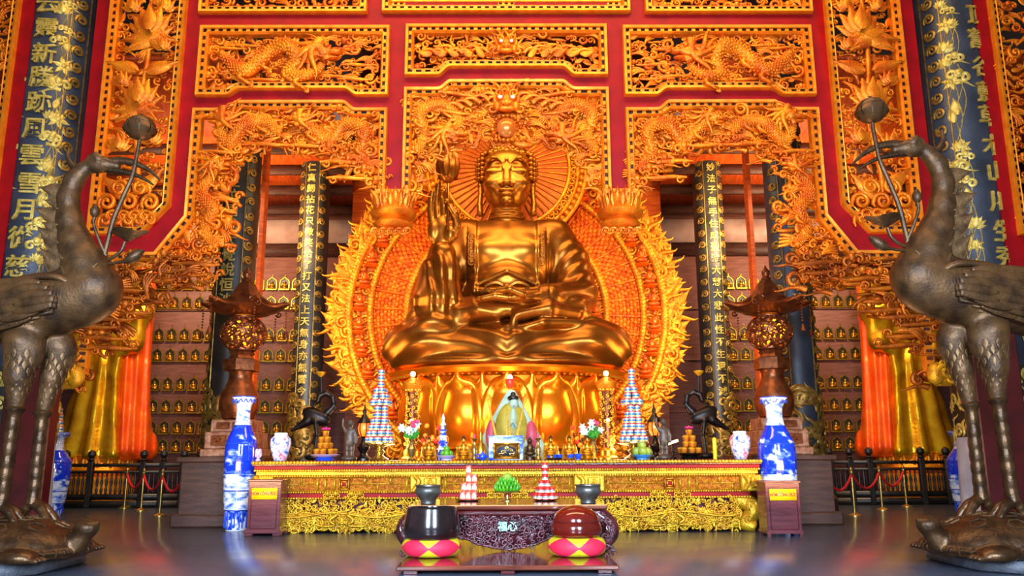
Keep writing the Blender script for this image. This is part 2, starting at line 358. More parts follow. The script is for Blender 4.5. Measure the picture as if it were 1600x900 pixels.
# ------------------------------------------------------------------ text
def text_arr(body, size, depth, bold=0.0):
    cu = bpy.data.curves.new('txt', 'FONT'); cu.body = body; cu.size = size; cu.extrude = depth; cu.align_x = 'CENTER'; cu.align_y = 'CENTER'; cu.resolution_u = 2
    if bold: cu.offset = bold
    o = bpy.data.objects.new('txt', cu); COL.objects.link(o); dg = bpy.context.evaluated_depsgraph_get(); dg.update()
    me = bpy.data.meshes.new_from_object(o.evaluated_get(dg))
    V = np.zeros(len(me.vertices)*3); me.vertices.foreach_get('co', V); V = V.reshape(-1, 3)
    fs = [list(p.vertices) for p in me.polygons]
    bpy.data.objects.remove(o); bpy.data.curves.remove(cu); bpy.data.meshes.remove(me)
    V = np.stack([V[:, 0], -V[:, 2], V[:, 1]], 1)   # x, toward viewer is -y, up is z
    return V, fs
def shape2d(outer, holes, y0, thick):
    """filled outline with holes (XZ plane), extruded"""
    cu = bpy.data.curves.new('sh', 'CURVE'); cu.dimensions = '2D'; cu.fill_mode = 'BOTH'; cu.extrude = thick/2
    for pts in [outer]+holes:
        sp = cu.splines.new('POLY'); sp.points.add(len(pts)-1); sp.use_cyclic_u = True
        for p, q in zip(sp.points, pts): p.co = (q[0], q[1], 0, 1)
    o = bpy.data.objects.new('sh', cu); COL.objects.link(o); dg = bpy.context.evaluated_depsgraph_get(); dg.update()
    me = bpy.data.meshes.new_from_object(o.evaluated_get(dg))
    V = np.zeros(len(me.vertices)*3); me.vertices.foreach_get('co', V); V = V.reshape(-1, 3); fs = [list(p.vertices) for p in me.polygons]
    bpy.data.objects.remove(o); bpy.data.curves.remove(cu); bpy.data.meshes.remove(me)
    return np.stack([V[:, 0], y0-V[:, 2]+thick/2, V[:, 1]], 1), fs
# ------------------------------------------------------------------ ornament prototypes (unit size, XZ plane, viewer at -y)
def pr_tube(P, r, sides=6, flat=1.0):
    V, q, n = tube_arr(P, r, sides, flat); return V, q
def joinp(*ps):
    V = []; Q = []; o = 0
    for v, q in ps: V.append(v); Q.append(q+o); o += len(v)
    return np.concatenate(V), np.concatenate(Q)
def p_spiral(turns=1.25, w=.25, n=18, tail=.9, lift=.25):
    t = np.linspace(0, 1, n); th = t*turns*2*PI; R = .62*(1-t)**.8+.1
    P = np.stack([R*np.cos(th), -lift*t, R*np.sin(th)], 1)
    tl = np.array([[.62+.25*0, 0.05, -tail], [.78, 0.02, -tail*.45]]); P = np.concatenate([tl, P])
    r = np.concatenate([[w*.35, w*.8], w*(1-.35*t)]); r[-1] *= 1.25
    return pr_tube(P, r)
def p_S():
    a = p_spiral(1.1, .25, 14, .3); V = a[0]*.7; V1 = V+np.array([-.43, 0, .5]); V2 = V*np.array([-1, 1, -1])+np.array([.43, 0, -.5]); return joinp((V1, a[1]), (V2, a[1]))
def p_leaf(bend=.4, w=.42, n=7):
    t = np.linspace(0, 1, n); ww = w*np.sin(np.clip(t*1.05+.06, 0, 1)*PI)**.75*(1-.3*t); cx = bend*t**2; V = []
    for i in range(n):
        z = t[i]*1.6-.5
        V += [(cx[i]-ww[i], .06, z), (cx[i]-ww[i]*.5, -.1, z), (cx[i], -.02, z), (cx[i]+ww[i]*.5, -.1, z), (cx[i]+ww[i], .06, z)]
    V = np.array(V); q = [(5*i+j, 5*i+j+1, 5*i+j+6, 5*i+j+5) for i in range(n-1) for j in range(4)]
    return V, np.array(q)
def p_flame():
    t = np.linspace(0, 1, 12); P = np.stack([.28*np.sin(t*5.2)*(.4+t), -.12*np.sin(t*PI), t*1.9-.6], 1); return pr_tube(P, .24*(1-t)**.8+.015, 6, .6)
def p_bar(L=2.2):
    t = np.linspace(0, 1, 8); P = np.stack([(t-.5)*L, 0*t, .06*np.sin(t*6)], 1); a = pr_tube(P, .17*np.sin(np.clip(t, .08, .92)*PI)**.5+.02, 6)
    s = p_spiral(1.0, .26, 10, .1); s = (s[0]*.45+np.array([L*.42, 0, .2]), s[1]); s2 = (s[0]*np.array([-1, 1, -1])*.9+np.array([.15, 0, 0]), s[1]); return joinp(a, s, s2)
def p_ball(r=.3, su=8, sv=5):
    m = MB().ell((0, 0, 0), (r, r*.8, r), su=su, sv=sv); return np.concatenate(m.V), np.concatenate(m.Q)
def p_cloud():
    a = p_spiral(1.15, .28, 14, .1); l = (a[0]*.6+np.array([-.5, 0, 0]), a[1]); r = (a[0]*np.array([-.6, .6, .6])+np.array([.5, 0, 0]), a[1][:, ::-1]); b = p_ball(.34); b = (b[0]+np.array([0, -.05, .35]), b[1])
    t = np.linspace(0, 1, 8); tl = pr_tube(np.stack([-.1+1.6*t, .05+0*t, -.42+.12*np.sin(t*5)], 1), .17*(1-t)+.02); return joinp(l, r, b, tl)
def p_flower():
    L = p_leaf(0, .42, 5); out = [p_ball(.22)]
    for k in range(6):
        c, d = math.cos(k*PI/3), math.sin(k*PI/3); V = (L[0]+np.array([0, 0, .62]))*.55; out.append((np.stack([V[:, 0]*c-V[:, 2]*d, V[:, 1], V[:, 0]*d+V[:, 2]*c], 1), L[1]))
    return joinp(*out)
def p_strands():
    out = []
    for k in range(4):
        t = np.linspace(0, 1, 11); ph = k*.25; P = np.stack([-1.1+2.2*t, -.12*np.sin(t*PI)-.06*(k % 2), .24*(k-1.5)*(1-.75*t)+.26*np.sin(t*4.4+ph)*(.4+t)], 1); out.append(pr_tube(P, .13*np.sin(np.clip(t*.85+.12, 0, 1)*PI)**.7+.012, 6))
    s = p_spiral(1.0, .3, 10, .1); out.append((s[0]*.38+np.array([1.15, 0, -.05]), s[1])); return joinp(*out)
def p_lotus():
    out = []; L = p_leaf(0, .5, 6)
    for k, (a, s_, y) in enumerate([(-1.25, .9, .1), (1.25, .9, .1), (-.8, 1, 0), (.8, 1, 0), (-.38, 1.05, -.08), (.38, 1.05, -.08), (0, 1.0, -.2)]):
        c, d = math.cos(-a), math.sin(-a); V = (L[0]+np.array([0, 0, .5]))*.62*s_; V = np.stack([V[:, 0]*c-V[:, 2]*d, V[:, 1]+y, V[:, 0]*d+V[:, 2]*c], 1); out.append((V, L[1]))
    return joinp(*out)
PR = dict(sp=p_spiral(), sp2=p_spiral(1.5, .22, 20, .5), S=p_S(), leaf=p_leaf(), leaf0=p_leaf(0), flame=p_flame(), bar=p_bar(), bar3=p_bar(3.4), ball=p_ball(), cloud=p_cloud(), flower=p_flower(), lotus=p_lotus(), st=p_strands())
def inpoly(P, poly):
    x, y = P[:, 0], P[:, 1]; r = np.zeros(len(P), bool); n = len(poly)
    for i in range(n):
        x1, y1 = poly[i]; x2, y2 = poly[i-1]
        c = ((y1 > y) != (y2 > y)); r ^= c & (x < (x2-x1)*(y-y1)/((y2-y1) if y2 != y1 else 1e-9)+x1)
    return r
def poisson(poly, r, tries=14):
    p = np.array(poly); lo, hi = p.min(0), p.max(0); A = (hi-lo).prod(); C = RNG.uniform(lo, hi, (int(A/r**2*tries)+20, 2)); C = C[inpoly(C, poly)]
    out = []; grid = {}
    for c in C:
        g = (int(c[0]//r), int(c[1]//r)); ok = True
        for a in (-1, 0, 1):
            for b in (-1, 0, 1):
                for q in grid.get((g[0]+a, g[1]+b), ()):
                    if (q[0]-c[0])**2+(q[1]-c[1])**2 < r*r: ok = False
        if ok: grid.setdefault(g, []).append(c); out.append(c)
    return out
MIX = [('sp', .1), ('sp2', .06), ('S', .14), ('cloud', .2), ('leaf', .12), ('flame', .08), ('bar', .08), ('st', .24)]
def fill(mb, poly, r, Y, depth=.1, mix=MIX, size=1.0, mi=0, ang=None, cen=None):
    names = [m[0] for m in mix]; w = np.array([m[1] for m in mix]); w = w/w.sum()
    for c in poisson(poly, r):
        k = names[RNG.choice(len(names), p=w)]; s_ = r*size*RNG.uniform(.75, 1.15)
        th = RNG.uniform(0, 2*PI) if k in ('sp', 'sp2', 'S', 'leaf', 'flame', 'flower', 'ball') else RNG.normal(0, .5 if k == 'st' else .12)
        if ang is not None and k in ('leaf', 'flame'): th = ang(c[0], c[1])+RNG.normal(0, .35)
        mb.inst(PR[k], (c[0], Y+RNG.uniform(-depth, depth*.5), c[1]), th, s_, RNG.random() < .5, mi)
# ================================================================== setting
def slab(name, c, d, m): return struct(MB().box(c, d).build(name, m, smooth=False))
slab('floor', (0, 13, -.05), (60, 44, .1), 'floor_stone')
YB = 26.0
# back walls: niche walls of the two aisles, wooden wall behind the halo
for s, nm in ((-1, 'wall_left'), (1, 'wall_right')):
    slab(nm, (s*11.2, YB+.1, 6), (13.2, .2, 12.4), 'wood_mauve')
slab('wall_back', (0, 24.6, 2.85), (9.6, .2, 5.7), 'wood_mauve')
slab('wall_upper', (0, 24.6, 9.4), (9.6, .2, 7.4), 'wood_orange')
slab('wall_far_left', (-18, 20, 6), (.2, 12.5, 12.4), 'wood_mauve'); slab('wall_far_right', (18, 20, 6), (.2, 12.5, 12.4), 'wood_mauve')
slab('ceiling', (0, 19, 13.2), (36, 15, .2), 'wood_dark')
for s, nm in ((-1, 'left'), (1, 'right')):
    pl = [(18.4, 10.75), (25.95, 9.1)]; V = [(s*4.75, pl[0][0], pl[0][1]), (s*18, pl[0][0], pl[0][1]), (s*18, pl[1][0], pl[1][1]), (s*4.75, pl[1][0], pl[1][1])]; V = V+[(x, y, z+.12) for x, y, z in V]
    m = MB(); m.add(V, [(0, 3, 2, 1), (4, 5, 6, 7), (0, 1, 5, 4), (1, 2, 6, 5), (2, 3, 7, 6), (3, 0, 4, 7)]); struct(m.build('ceiling_'+nm, 'wood_slats', smooth=False))
    for i, py in enumerate((226, 259, 291, 322)):
        d = W(440, py, 1.0)-Vector((0, 0, HC)); k = (10.75-9.1)/(25.95-18.4); t = (10.75+k*18.4-HC)/(d.z/d.y+k)
        slab('trim_%d' % (i+1), (s*11.37, t, 10.75-k*(t-18.4)-.13), (13.24, .12, .3), 'wood_dark')
    z1, z0 = W(440, 344, YB-.3).z, W(440, 379, YB-.3).z
    slab('trim_5', (s*11.4, YB-.15, (z0+z1)/2), (13.2, .3, z1-z0), 'beam_pale')
    z2 = W(440, 402, YB).z
    slab('trim_6', (s*11.4, YB-.08, (z0+z2)/2), (13.2, .16, z0-z2), 'wood_dark')
    for k, py in enumerate((485, 565, 646, 708)):
        slab('trim_%d' % (7+k), (s*11.2, YB-.04, W(280, py, YB).z), (13, .08, .05), 'wood_mauve')
# ================================================================== small statues in arched niches on the back walls
def niche_proto():
    t = thing('niche_statue', 'x', 'statue', (0, 0, 0))
    m = MB(); w = .155; a = np.linspace(0, PI, 9)
    arch = [(w*math.cos(q)*1.0, .3+.16*math.sin(q)**1.0+(.06 if i == 4 else 0)) for i, q in enumerate(a)]
    P = np.array([(w, 0, 0)]+[(x, 0, z) for x, z in arch]+[(-w, 0, 0)]); m.tube([(p[0], -.05, p[2]) for p in P], .024, 6)
    m.box((0, -.06, .0), (.36, .14, .05)); m.inst(PR['flame'], (0, -.05, .58), 0, .07)
    m.build('niche_frame', 'gold_niche', t)
    pts = [(w, 0)]+arch+[(-w, 0)]; MB().prism(pts, -.03, -.005).build('niche_back', 'slate_dark', t)
    f = MB(); f.ell((0, -.09, .08), (.11, .07, .055)); f.ell((0, -.085, .19), (.07, .05, .09)); f.ell((0, -.09, .305), .042); f.ell((0, -.085, .345), .02)
    for s in (-1, 1): f.tube([(s*.06, -.085, .23), (s*.09, -.1, .15), (s*.02, -.15, .12)], .025, 6)
    f.build('statuette', 'gold_small', t); return t
NP = niche_proto(); first = True
rows = [439, 469, 519, 551, 596, 631, 664, 693]
colsL = [('beside gold robe', [205, 226, 246, 266, 286, 306, 326]), ('between inscribed columns', [399, 419, 439, 459])]
for side in (-1, 1):
    for desc, cols in colsL:
        for ci, cx in enumerate(cols):
            for ri, py in enumerate(rows):
                p = W(cx, py+14, YB-.02); x = W(cx, 560, YB-.02).x
                o = NP if first else dup(NP)
                first = False; o.location = (side*-1*x if side > 0 else x, YB-.005, p.z)
                o['label'] = 'gilt niche statue, %s in %s row, %s wall, %s' % (ORD[ci if side < 0 else len(cols)-1-ci], ORD[ri], 'left' if side < 0 else 'right', desc)
                o.scale = (.95, .95, .8)
                o['group'] = 'small gilt statues in wall niches'
# ================================================================== big inscribed pillars
def wrap(V, c, R, a0=0):
    a = V[:, 0]/R+a0; r = R-V[:, 1]
    return np.stack([c[0]+r*np.sin(a), c[1]-r*np.cos(a), c[2]+V[:, 2]], 1)
def addf(mb, V, fs, mi=0):
    mb.add(V, ngons=fs, mi=mi)
def inst_wrap(mb, proto, u, z, c, R, th=0, sc=.1, flip=False, mi=0, lift=0.02, a0=0):
    t = MB().inst(proto, (u, -lift, z), th, sc, flip, ysc=sc*.5); mb.add(wrap(t.V[0], (c[0], c[1], 0), R, a0), t.Q[0], mi=mi)
def front_pillar(s, chars, pys, pxs, label):
    c = (s*9.12, 15.45, 0); R = .66; t = thing('pillar', label, 'pillar', c)
    m = MB(); m.lathe([(R, 1.7), (R, 13)], c, 48); m.build('shaft', 'slate_blue', t)
    b = MB(); b.lathe([(R+.12, 0), (R+.12, .3), (R+.06, .4), (R+.06, .6), (R+.03, 1.3), (R+.02, 1.72)], c, 40); b.build('base', 'stone_light', t)
    sk = MB(); sk.lathe([(R+.03, 1.6), (R+.03, 2.9)], c, 48); 
    sk.build('skirt', 'slate_dark', t)
    g = MB()
    for k in range(28):
        a = k*2*PI/28
        for j, zz in enumerate((1.75, 2.2, 2.75)):
            zz += RNG.uniform(-.15, .15)
            tt = MB().inst(PR['sp2' if (k+j) % 2 else 'flame'], (0, -.03, zz), RNG.normal(0, .5), .17, k % 2 == 0, ysc=.09); g.add(wrap(tt.V[0], c, R, a+j*.1), tt.Q[0])
    g.build('flame_relief', 'relief_gold', t)
    # side band with scrolls
    ab = -s*1.02; bd = MB()
    for da in (-.28, .3):
        bd.add(wrap(np.array([(-.008, 0, 2.9), (.008, 0, 2.9), (.008, 0, 13), (-.008, 0, 13), (-.008, -.02, 2.9), (.008, -.02, 2.9), (.008, -.02, 13), (-.008, -.02, 13)]), c, R, ab+da), [(4, 5, 6, 7), (0, 4, 7, 3), (5, 1, 2, 6)])
    for k in range(30): inst_wrap(bd, PR['sp2'], 0, 3.1+k*.34, c, R, k*PI, .15, k % 2 == 0, a0=ab)
    bd.build('scroll_band', 'relief_dim', t)
    ins = MB()
    for ch, py, px in zip(chars, pys, pxs):
        p = W(px, py, 14.85); V, fs = text_arr(ch, .45, .02, .007)
        a = math.asin(max(-1, min(1, (p.x-c[0])/R))); addf(ins, wrap(V+np.array([0, -.02, 0]), (c[0], c[1], p.z), R, a), fs)
    ins.build('inscription', 'relief_gold', t, smooth=False)
    fl = MB(); rr = random.Random(3+s)
    for z in np.arange(3.2, 11, .4):
        for a in (-.95, -.66, .45, .64):
            a_ = -s*a; k = rr.choice(['lotus', 'flower', 'lotus', 'cloud', 'leaf0']); aa = a_+rr.uniform(-.1, .1)
            if abs(aa-ab) < .26 or abs(aa) < .41: continue
            inst_wrap(fl, PR[k], 0, z+rr.uniform(-.15, .15), c, R, rr.uniform(-.4, .4), rr.uniform(.15, .25), rr.random() < .5, a0=aa, lift=.01)
            t2 = np.linspace(0, 1, 6); P = np.stack([.1*np.sin(t2*3+a), 0*t2-.01, z-t2*.8], 1); V, q, n = tube_arr(P, .008, 4); fl.add(wrap(V, (c[0], c[1], 0), R, aa), q)
    fl.build('lotus_relief', 'relief_gold', t)
    return t
front_pillar(-1, '云靈新勝跡風雲雪月從慈', [10, 48, 88, 124, 164, 204, 246, 290, 331, 375, 420], [77, 75, 71, 67, 63, 57, 52, 49, 42, 35, 30], 'blue-grey pillar with gilt characters and lotus reliefs behind the left crane')
front_pillar(1, '頂舊谷藍草木山川生秀鮮', [27, 65, 108, 148, 185, 230, 272, 318, 365, 405, 440], [1524, 1526, 1533, 1540, 1543, 1549, 1555, 1560, 1566, 1571, 1576], 'blue-grey pillar with gilt characters and lotus reliefs behind the right crane')
def inner_pillar(s, px, py, Y, R, chars, y0, y1, tp, label, dark=True, band=.75):
    p = W(px, py, Y); c = (abs(p.x)*s, Y, 0); t = thing('inscribed_column', label, 'column', c)
    MB().lathe([(R, 0), (R, 12)], c, 36).build('shaft', 'slate_dark' if dark else 'slate_blue', t)
    MB().lathe([(R+.2, 0), (R+.2, .35), (R+.06, .5), (R+.05, .9), (R+.02, 1.0)], c, 36).build('base', 'wood_dark', t)
    g = MB(); zz = 1.1
    for k in range(18):
        for j in range(3): 
            inst_wrap(g, PR[('sp2', 'cloud', 'flame', 'S')[RNG.integers(4)]], 0, zz+.35+j*.5+RNG.uniform(-.22, .22), c, R, RNG.normal(0, .6), RNG.uniform(.2, .36), k % 2 == 0, a0=k*2*PI/18)
    g.build('flame_relief', 'relief_dim', t)
    n = len(chars); ins = MB(); zt = W(px, y0, Y-R).z; zb = W(px, y1, Y-R).z
    for i, ch in enumerate(chars):
        V, fs = text_arr(ch, tp, .015, .004); addf(ins, wrap(V, (c[0], c[1], zt+(zb-zt)*i/(n-1)), R+.01, 0.06*s), fs)
    ins.build('inscription', 'relief_gold', t, smooth=False)
    bd = MB()
    for sg in (1, -1):
        for k in range(26): inst_wrap(bd, PR['sp2'], 0, 2.2+k*.36, c, R, k*PI, .14, k % 2 == 0, a0=sg*band)
        bd.tube([(c[0]+(R+.01)*math.sin(sg*(band-.28)), c[1]-(R+.01)*math.cos(sg*(band-.28)), 2), (c[0]+(R+.01)*math.sin(sg*(band-.28)), c[1]-(R+.01)*math.cos(sg*(band-.28)), 12)], .015, 5)
    bd.build('scroll_band', 'relief_dim', t)
    return t
inner_pillar(-1, 486, 450, 23.2, .43, '仁真歸拈花只微笑給了打又法上天無身亦無響今', 262, 612, .26, 'dark column with gold characters beside the left rim of the halo')
inner_pillar(1, 1113, 450, 23.2, .43, '妙法子無手住成聖雅大慈大悲此性不生還不滅', 262, 612, .26, 'dark column with gold characters beside the right rim of the halo')
inner_pillar(-1, 369, 400, 19.0, .46, '宗主位同成大覺說恒沙', 262, 470, .34, 'dark column rising behind the left copper lantern', True, .9)
inner_pillar(1, 1232, 400, 19.0, .46, '證明佛道無量壽光明臺', 262, 470, .34, 'blue-grey column rising behind the right copper lantern', False, .9)
for s in (-1, 1):
    p = W(408, 400, 20.2); t = MB().box((s*abs(p.x), 20.2, 4.9), (.1, .3, 9.8)).build('upright_board', 'wood_orange')
    tag(t, 'narrow orange upright board beside the column behind the %s lantern' % ('left' if s < 0 else 'right'), 'board')
# ================================================================== carved and gilded screen
YS = 14.8
def S(px, py): p = W(px, py, YS); return (p.x, p.z)
def zof(py): return W(792, py, YS).z
def xof(px, py): return W(px, py, YS).x
PX = .0118
def offs(path, d, closed):
    P = np.array(path, float); n = len(P); out = []
    for i in range(n):
        a = P[(i-1) % n] if closed or i > 0 else None; b = P[(i+1) % n] if closed or i < n-1 else None
        ns = []
        for u, v in ((a, P[i]), (P[i], b)):
            if u is None or v is None: continue
            t = v-u; L = np.linalg.norm(t)
            if L > 1e-9: ns.append(np.array([-t[1], t[0]])/L)
        m = np.mean(ns, 0); l = m.dot(ns[0]); out.append(P[i]+m/max(l, .35)*d)
    return np.array(out)/1.0 if False else np.array(out)
def border(path, closed, w=.17, y=None, parent=None, name='gilt_border', flip=False):
    """stepped gilt moulding with a perforated channel; runs along PATH, growing to its left"""
    y = YS if y is None else y; m = MB(); sg = -1 if flip else 1
    prof = [(0, .1), (0, -.1), (.012, -.13), (.06, -.12), (.072, -.09), (.075, -.045), (.12, -.045), (.122, -.085), (.14, -.095), (w, -.05), (w, .1)]
    mis = [0, 0, 0, 0, 1, 1, 1, 0, 0, 0]
    L = [np.concatenate([o, np.full((len(o), 1), yy)], 1) for o, yy in ((offs(path, d*sg, closed), yy) for d, yy in prof)]
    n = len(path); e = n if closed else n-1
    V = np.concatenate([np.stack([l[:, 0], y+l[:, 2], l[:, 1]], 1) for l in L])
    for r in range(len(prof)-1):
        q = [(r*n+i, r*n+(i+1) % n, (r+1)*n+(i+1) % n, (r+1)*n+i) for i in range(e)]
        if not flip: q = [a[::-1] for a in q]
        if r == 0: o = m.n; m.add(V, q, mi=mis[0])
        else: m.Q.append(np.array(q)+o); m.qm.append(np.full(len(q), mis[r]))
    c = offs(path, .0975*sg, closed); 
    for i in range(e):
        a, b = c[i], c[(i+1) % n]; d = b-a; ln = np.linalg.norm(d); k = max(1, int(ln/.15)); ang = math.atan2(d[1], d[0])
        for j in range(k):
            p = a+d*(j+.5)/k; ca, sa = math.cos(ang), math.sin(ang); hx, hz = .036, .0235
            q = [(p[0]+ca*u-sa*v, y+yy, p[1]+sa*u+ca*v) for yy in (-.04, -.085) for u, v in ((-hx, -hz), (hx, -hz), (hx, hz), (-hx, hz))]
            m.add(q, [(4, 5, 6, 7), (0, 1, 5, 4), (1, 2, 6, 5), (2, 3, 7, 6), (3, 0, 4, 7)])
    return m.build(name, ['gold_border', 'hole_dark'], parent, angle=30)
def mir(P): return [(-x, z) for x, z in P]
SCR = thing('carved_screen', 'red and gold carved screen with dragon panels framing the great seated statue', 'screen', (0, YS, 0))
def panel(name, poly, holes_r=.16, parent=SCR, motif=None, mix=MIX, size=1.05, inset=.17):
    e = MB(); poly = [tuple(p) for p in poly]
    A = sum(poly[i-1][0]*poly[i][1]-poly[i][0]*poly[i-1][1] for i in range(len(poly)))
    if A < 0: poly = poly[::-1]
    b = border(poly, True, parent=parent, name='gilt_border')
    inn = [tuple(p) for p in offs(poly, inset, True)]
    fill(e, inn, holes_r, YS+.06, .07, mix, size)
    if motif: motif(e, inn)
    c = e.build('carving', 'gold_carving', parent, angle=180)
    return poly
# dragon in profile ------------------------------------------------------
def dragon(mb, P, R, head_dir=1, Y=YS-.06, hs=.2):
    NN = 64; P3 = spl([(x, Y+.05*math.sin(i*2.1), z) for i, (x, z) in enumerate(P)], NN); t = np.linspace(0, 1, NN)
    r = R*(np.sin(np.clip(t*.9+.1, 0, 1)*PI)**.6*.9+.12); r *= .92
    mb.tube(P3, r, 9)
    T = np.gradient(P3, axis=0)
    for i in range(2, NN-1, 2):                                   # dorsal fins
        n = np.array([-T[i][2], 0, T[i][0]]); n /= np.linalg.norm(n)+1e-9; th = math.atan2(-n[0], n[2])
        mb.inst(PR['leaf0'], P3[i]+n*r[i]*1.1, th, R*.55, ysc=R*.5)
    for i in range(2, NN-2):                                      # scales
        for a in (np.array([-1.1, -.55, 0, .55, 1.1])+(.27 if i % 2 else 0)):
            n = np.array([-T[i][2], 0, T[i][0]]); n /= np.linalg.norm(n)+1e-9
            p = P3[i]+n*r[i]*math.sin(a)-np.array([0, r[i]*math.cos(a), 0]); mb.inst(PR['ball'], p, 0, R*.62, ysc=R*.4)
    for i, sg in ((14, -1), (22, -1), (42, -1), (50, -1)):     # legs with claws
        p = P3[i]; q = p+np.array([.9*R*(1 if i % 4 else -1), -.05, -1.9*R]); mb.tube(spl([p, p+np.array([-.8*R, -.06, -R]), q], 6), np.linspace(.5*R, .22*R, 6), 6)
        for a in (-.7, -.2, .3, .8): mb.inst(PR['leaf'], q, PI+a, R*.5)
    h = P3[-1]; s = hs; d = head_dir
    e = lambda x, y, z, r_: mb.ell((h[0]+d*x*s, Y-.05+y*s, h[2]+z*s), tuple(v*s for v in r_), su=10, sv=7)
    e(.1, 0, .1, (.62, .45, .5)); e(.75, 0, .12, (.6, .3, .2)); e(1.15, 0, .22, (.2, .25, .2)); e(.65, 0, -.3, (.5, .25, .12)); e(.35, -.35, .42, (.2, .2, .18))
    for k in range(13):                                         # mane
        a = PI/2*d+d*(-.9+k*.2); mb.inst(PR['flame'], (h[0]-d*.3*s, Y-.03-.03*(k % 3), h[2]+.1*s), a, s*(1.0+.45*(k % 2)), k % 2 == 0)
    for k in (0, 1): mb.tube(spl([(h[0]+d*.1*s, Y-.1, h[2]+.5*s), (h[0]-d*.5*s, Y-.12, h[2]+(.9+.2*k)*s), (h[0]-d*1.2*s, Y-.1, h[2]+(1.0+.3*k)*s)], 7), np.linspace(.1*s, .03*s, 7), 6)
    for k in (0, 1): mb.tube(spl([(h[0]+d*1.2*s, Y-.1, h[2]+.2*s), (h[0]+d*1.7*s, Y-.1, h[2]+(.4-.5*k)*s), (h[0]+d*2.3*s, Y-.08, h[2]+(.2-.3*k)*s)], 7), np.linspace(.06*s, .015*s, 7), 5)
def face(mb, x, z, s, Y=YS-.1):
    e = lambda dx, y, dz, r_: mb.ell((x+dx*s, Y+y*s, z+dz*s), tuple(v*s for v in r_), su=12, sv=8)
    e(0, 0, 0, (.6, .4, .6)); e(0, -.42, -.2, (.22, .2, .2)); e(0, -.3, -.5, (.5, .2, .16))
    for q in (-1, 1):
        e(q*.33, -.36, .1, (.2, .12, .15)); e(q*.16, -.5, -.25, (.13, .13, .1)); e(q*.5, -.15, -.3, (.22, .25, .3)); e(q*.62, 0, .2, (.12, .1, .25))
        mb.inst(PR['sp'], (x+q*.4*s, Y-.34*s, z+.35*s), q*.4, s*.32, q > 0); mb.inst(PR['sp'], (x+q*.75*s, Y-.1*s, z-.45*s), q*1.2, s*.4, q < 0)
        mb.tube(spl([(x+q*.25*s, Y, z+.5*s), (x+q*.5*s, Y-.1*s, z+.95*s), (x+q*.95*s, Y-.1*s, z+1.15*s)], 8), np.linspace(.12*s, .03*s, 8), 6)
    for k in range(15):
        a = -2.2+k*4.4/14; mb.inst(PR['flame'], (x+.62*s*math.sin(-a), Y+.12*s, z+.62*s*math.cos(a)), a, s*(.5+.12*(k % 2)), k % 2 == 0)
def step(x0, x1, za, zb, up=True, sh=.13, w=.24):
    """bottom edge with a raised (or lowered) middle, from x0 to x1"""
    xa = x0+(x1-x0)*.165; xb = x1-(x1-x0)*.165
    P = [(x0, za), (xa, za)]
    for t in np.linspace(.2, .8, 4): P.append((xa+w*t, za+(zb-za)*(3*t*t-2*t**3)))
    P += [(xa+w, zb), (xb-w, zb)]
    for t in np.linspace(.2, .8, 4): P.append((xb-w+w*t, zb+(za-zb)*(3*t*t-2*t**3)))
    P += [(xb, za), (x1, za)]; return P
hw = (xof(946, 80)-xof(631, 80))/2
zt = zof(-70)
# centre B
polyB = [(-hw, zof(41)), (hw, zof(41))]+step(-hw, hw, zof(121), zof(108))[::-1]
def mB(e, inn):
    face(e, 0, zof(75), .3)
    for s in (-1, 1):
        for k in range(7): e.inst(PR['flame'], (s*(.45+k*.17), YS-.08, zof(82)+.05*math.sin(k*2)), s*(-1.2), .2, s > 0); 
        for k in range(5): e.inst(PR['leaf'], (s*(.5+k*.26), YS-.1, zof(88)), s*(-.9-.2*k), .19, s > 0)
holes = [panel('B', polyB, .15, motif=mB)]
# A left/right
xa0, xa1, za0, za1 = xof(311, 100), xof(609, 100), zof(43), zof(152)
polyA = [(xa0, za0), (xa1, za0)]+step(xa0, xa1, za1, zof(142))[::-1]
def mA(sgn):
    def f(e, inn):
        zc = zof(98); xc = (xa0+xa1)/2
        P = [(xc-1.45, zc+.2), (xc-1.2, zc-.05), (xc-.95, zc-.25), (xc-.7, zc-.05), (xc-.45, zc+.24), (xc-.12, zc+.3), (xc+.08, zc+.02), (xc-.1, zc-.22), (xc+.2, zc-.34), (xc+.5, zc-.16), (xc+.55, zc+.14)]
        if sgn > 0: P = [(-x, z) for x, z in P]
        dragon(e, P, .15, 1 if sgn < 0 else -1, hs=.3)
        for k, (u, v) in enumerate([(-1.3, .3), (-.6, -.36), (.95, .28), (1.25, -.05), (.9, -.3), (-1.0, .36), (1.2, -.35)]): e.inst(PR['bar3'], (((xc+u) if sgn < 0 else -(xc+u)), YS-.02, zc+v), 0, .2, sgn > 0)
    return f
holes.append(panel('A', polyA, .155, motif=mA(-1))); holes.append(panel('A', mir(polyA), .155, motif=mA(1)))
# top row
hw2 = xof(984, 10)-0
polyT = [(-hw2, zt), (hw2, zt), (hw2, zof(22)), (-hw2, zof(22))]
b = border(polyT[::-1], True, parent=SCR); e = MB(); 
for k in range(40):
    x = -hw2+.2+k*(2*hw2-.4)/39; e.box((x, YS+.05, zof(-20)), (.05, .05, .8))
for zz in (0, 9): e.box((0, YS+.03, zof(zz)), (2*hw2-.3, .06, .06))
e.build('lattice', 'gold_border', SCR); e = MB()
for s in (-1, 1): e.box((s*hw2*.44, YS-.01, zof(8)), (hw2*.75, .04, .09))
e.build('red_strip', 'red_lacquer', SCR); holes.append(polyT)
xt0, xt1 = xof(313, 10), xof(575, 10); polyT2 = [(xt0, zt), (xt1, zt), (xt1, zof(23)), (xt0, zof(23))]
holes.append(panel('T', polyT2, .16)); holes.append(panel('T', mir(polyT2), .16))
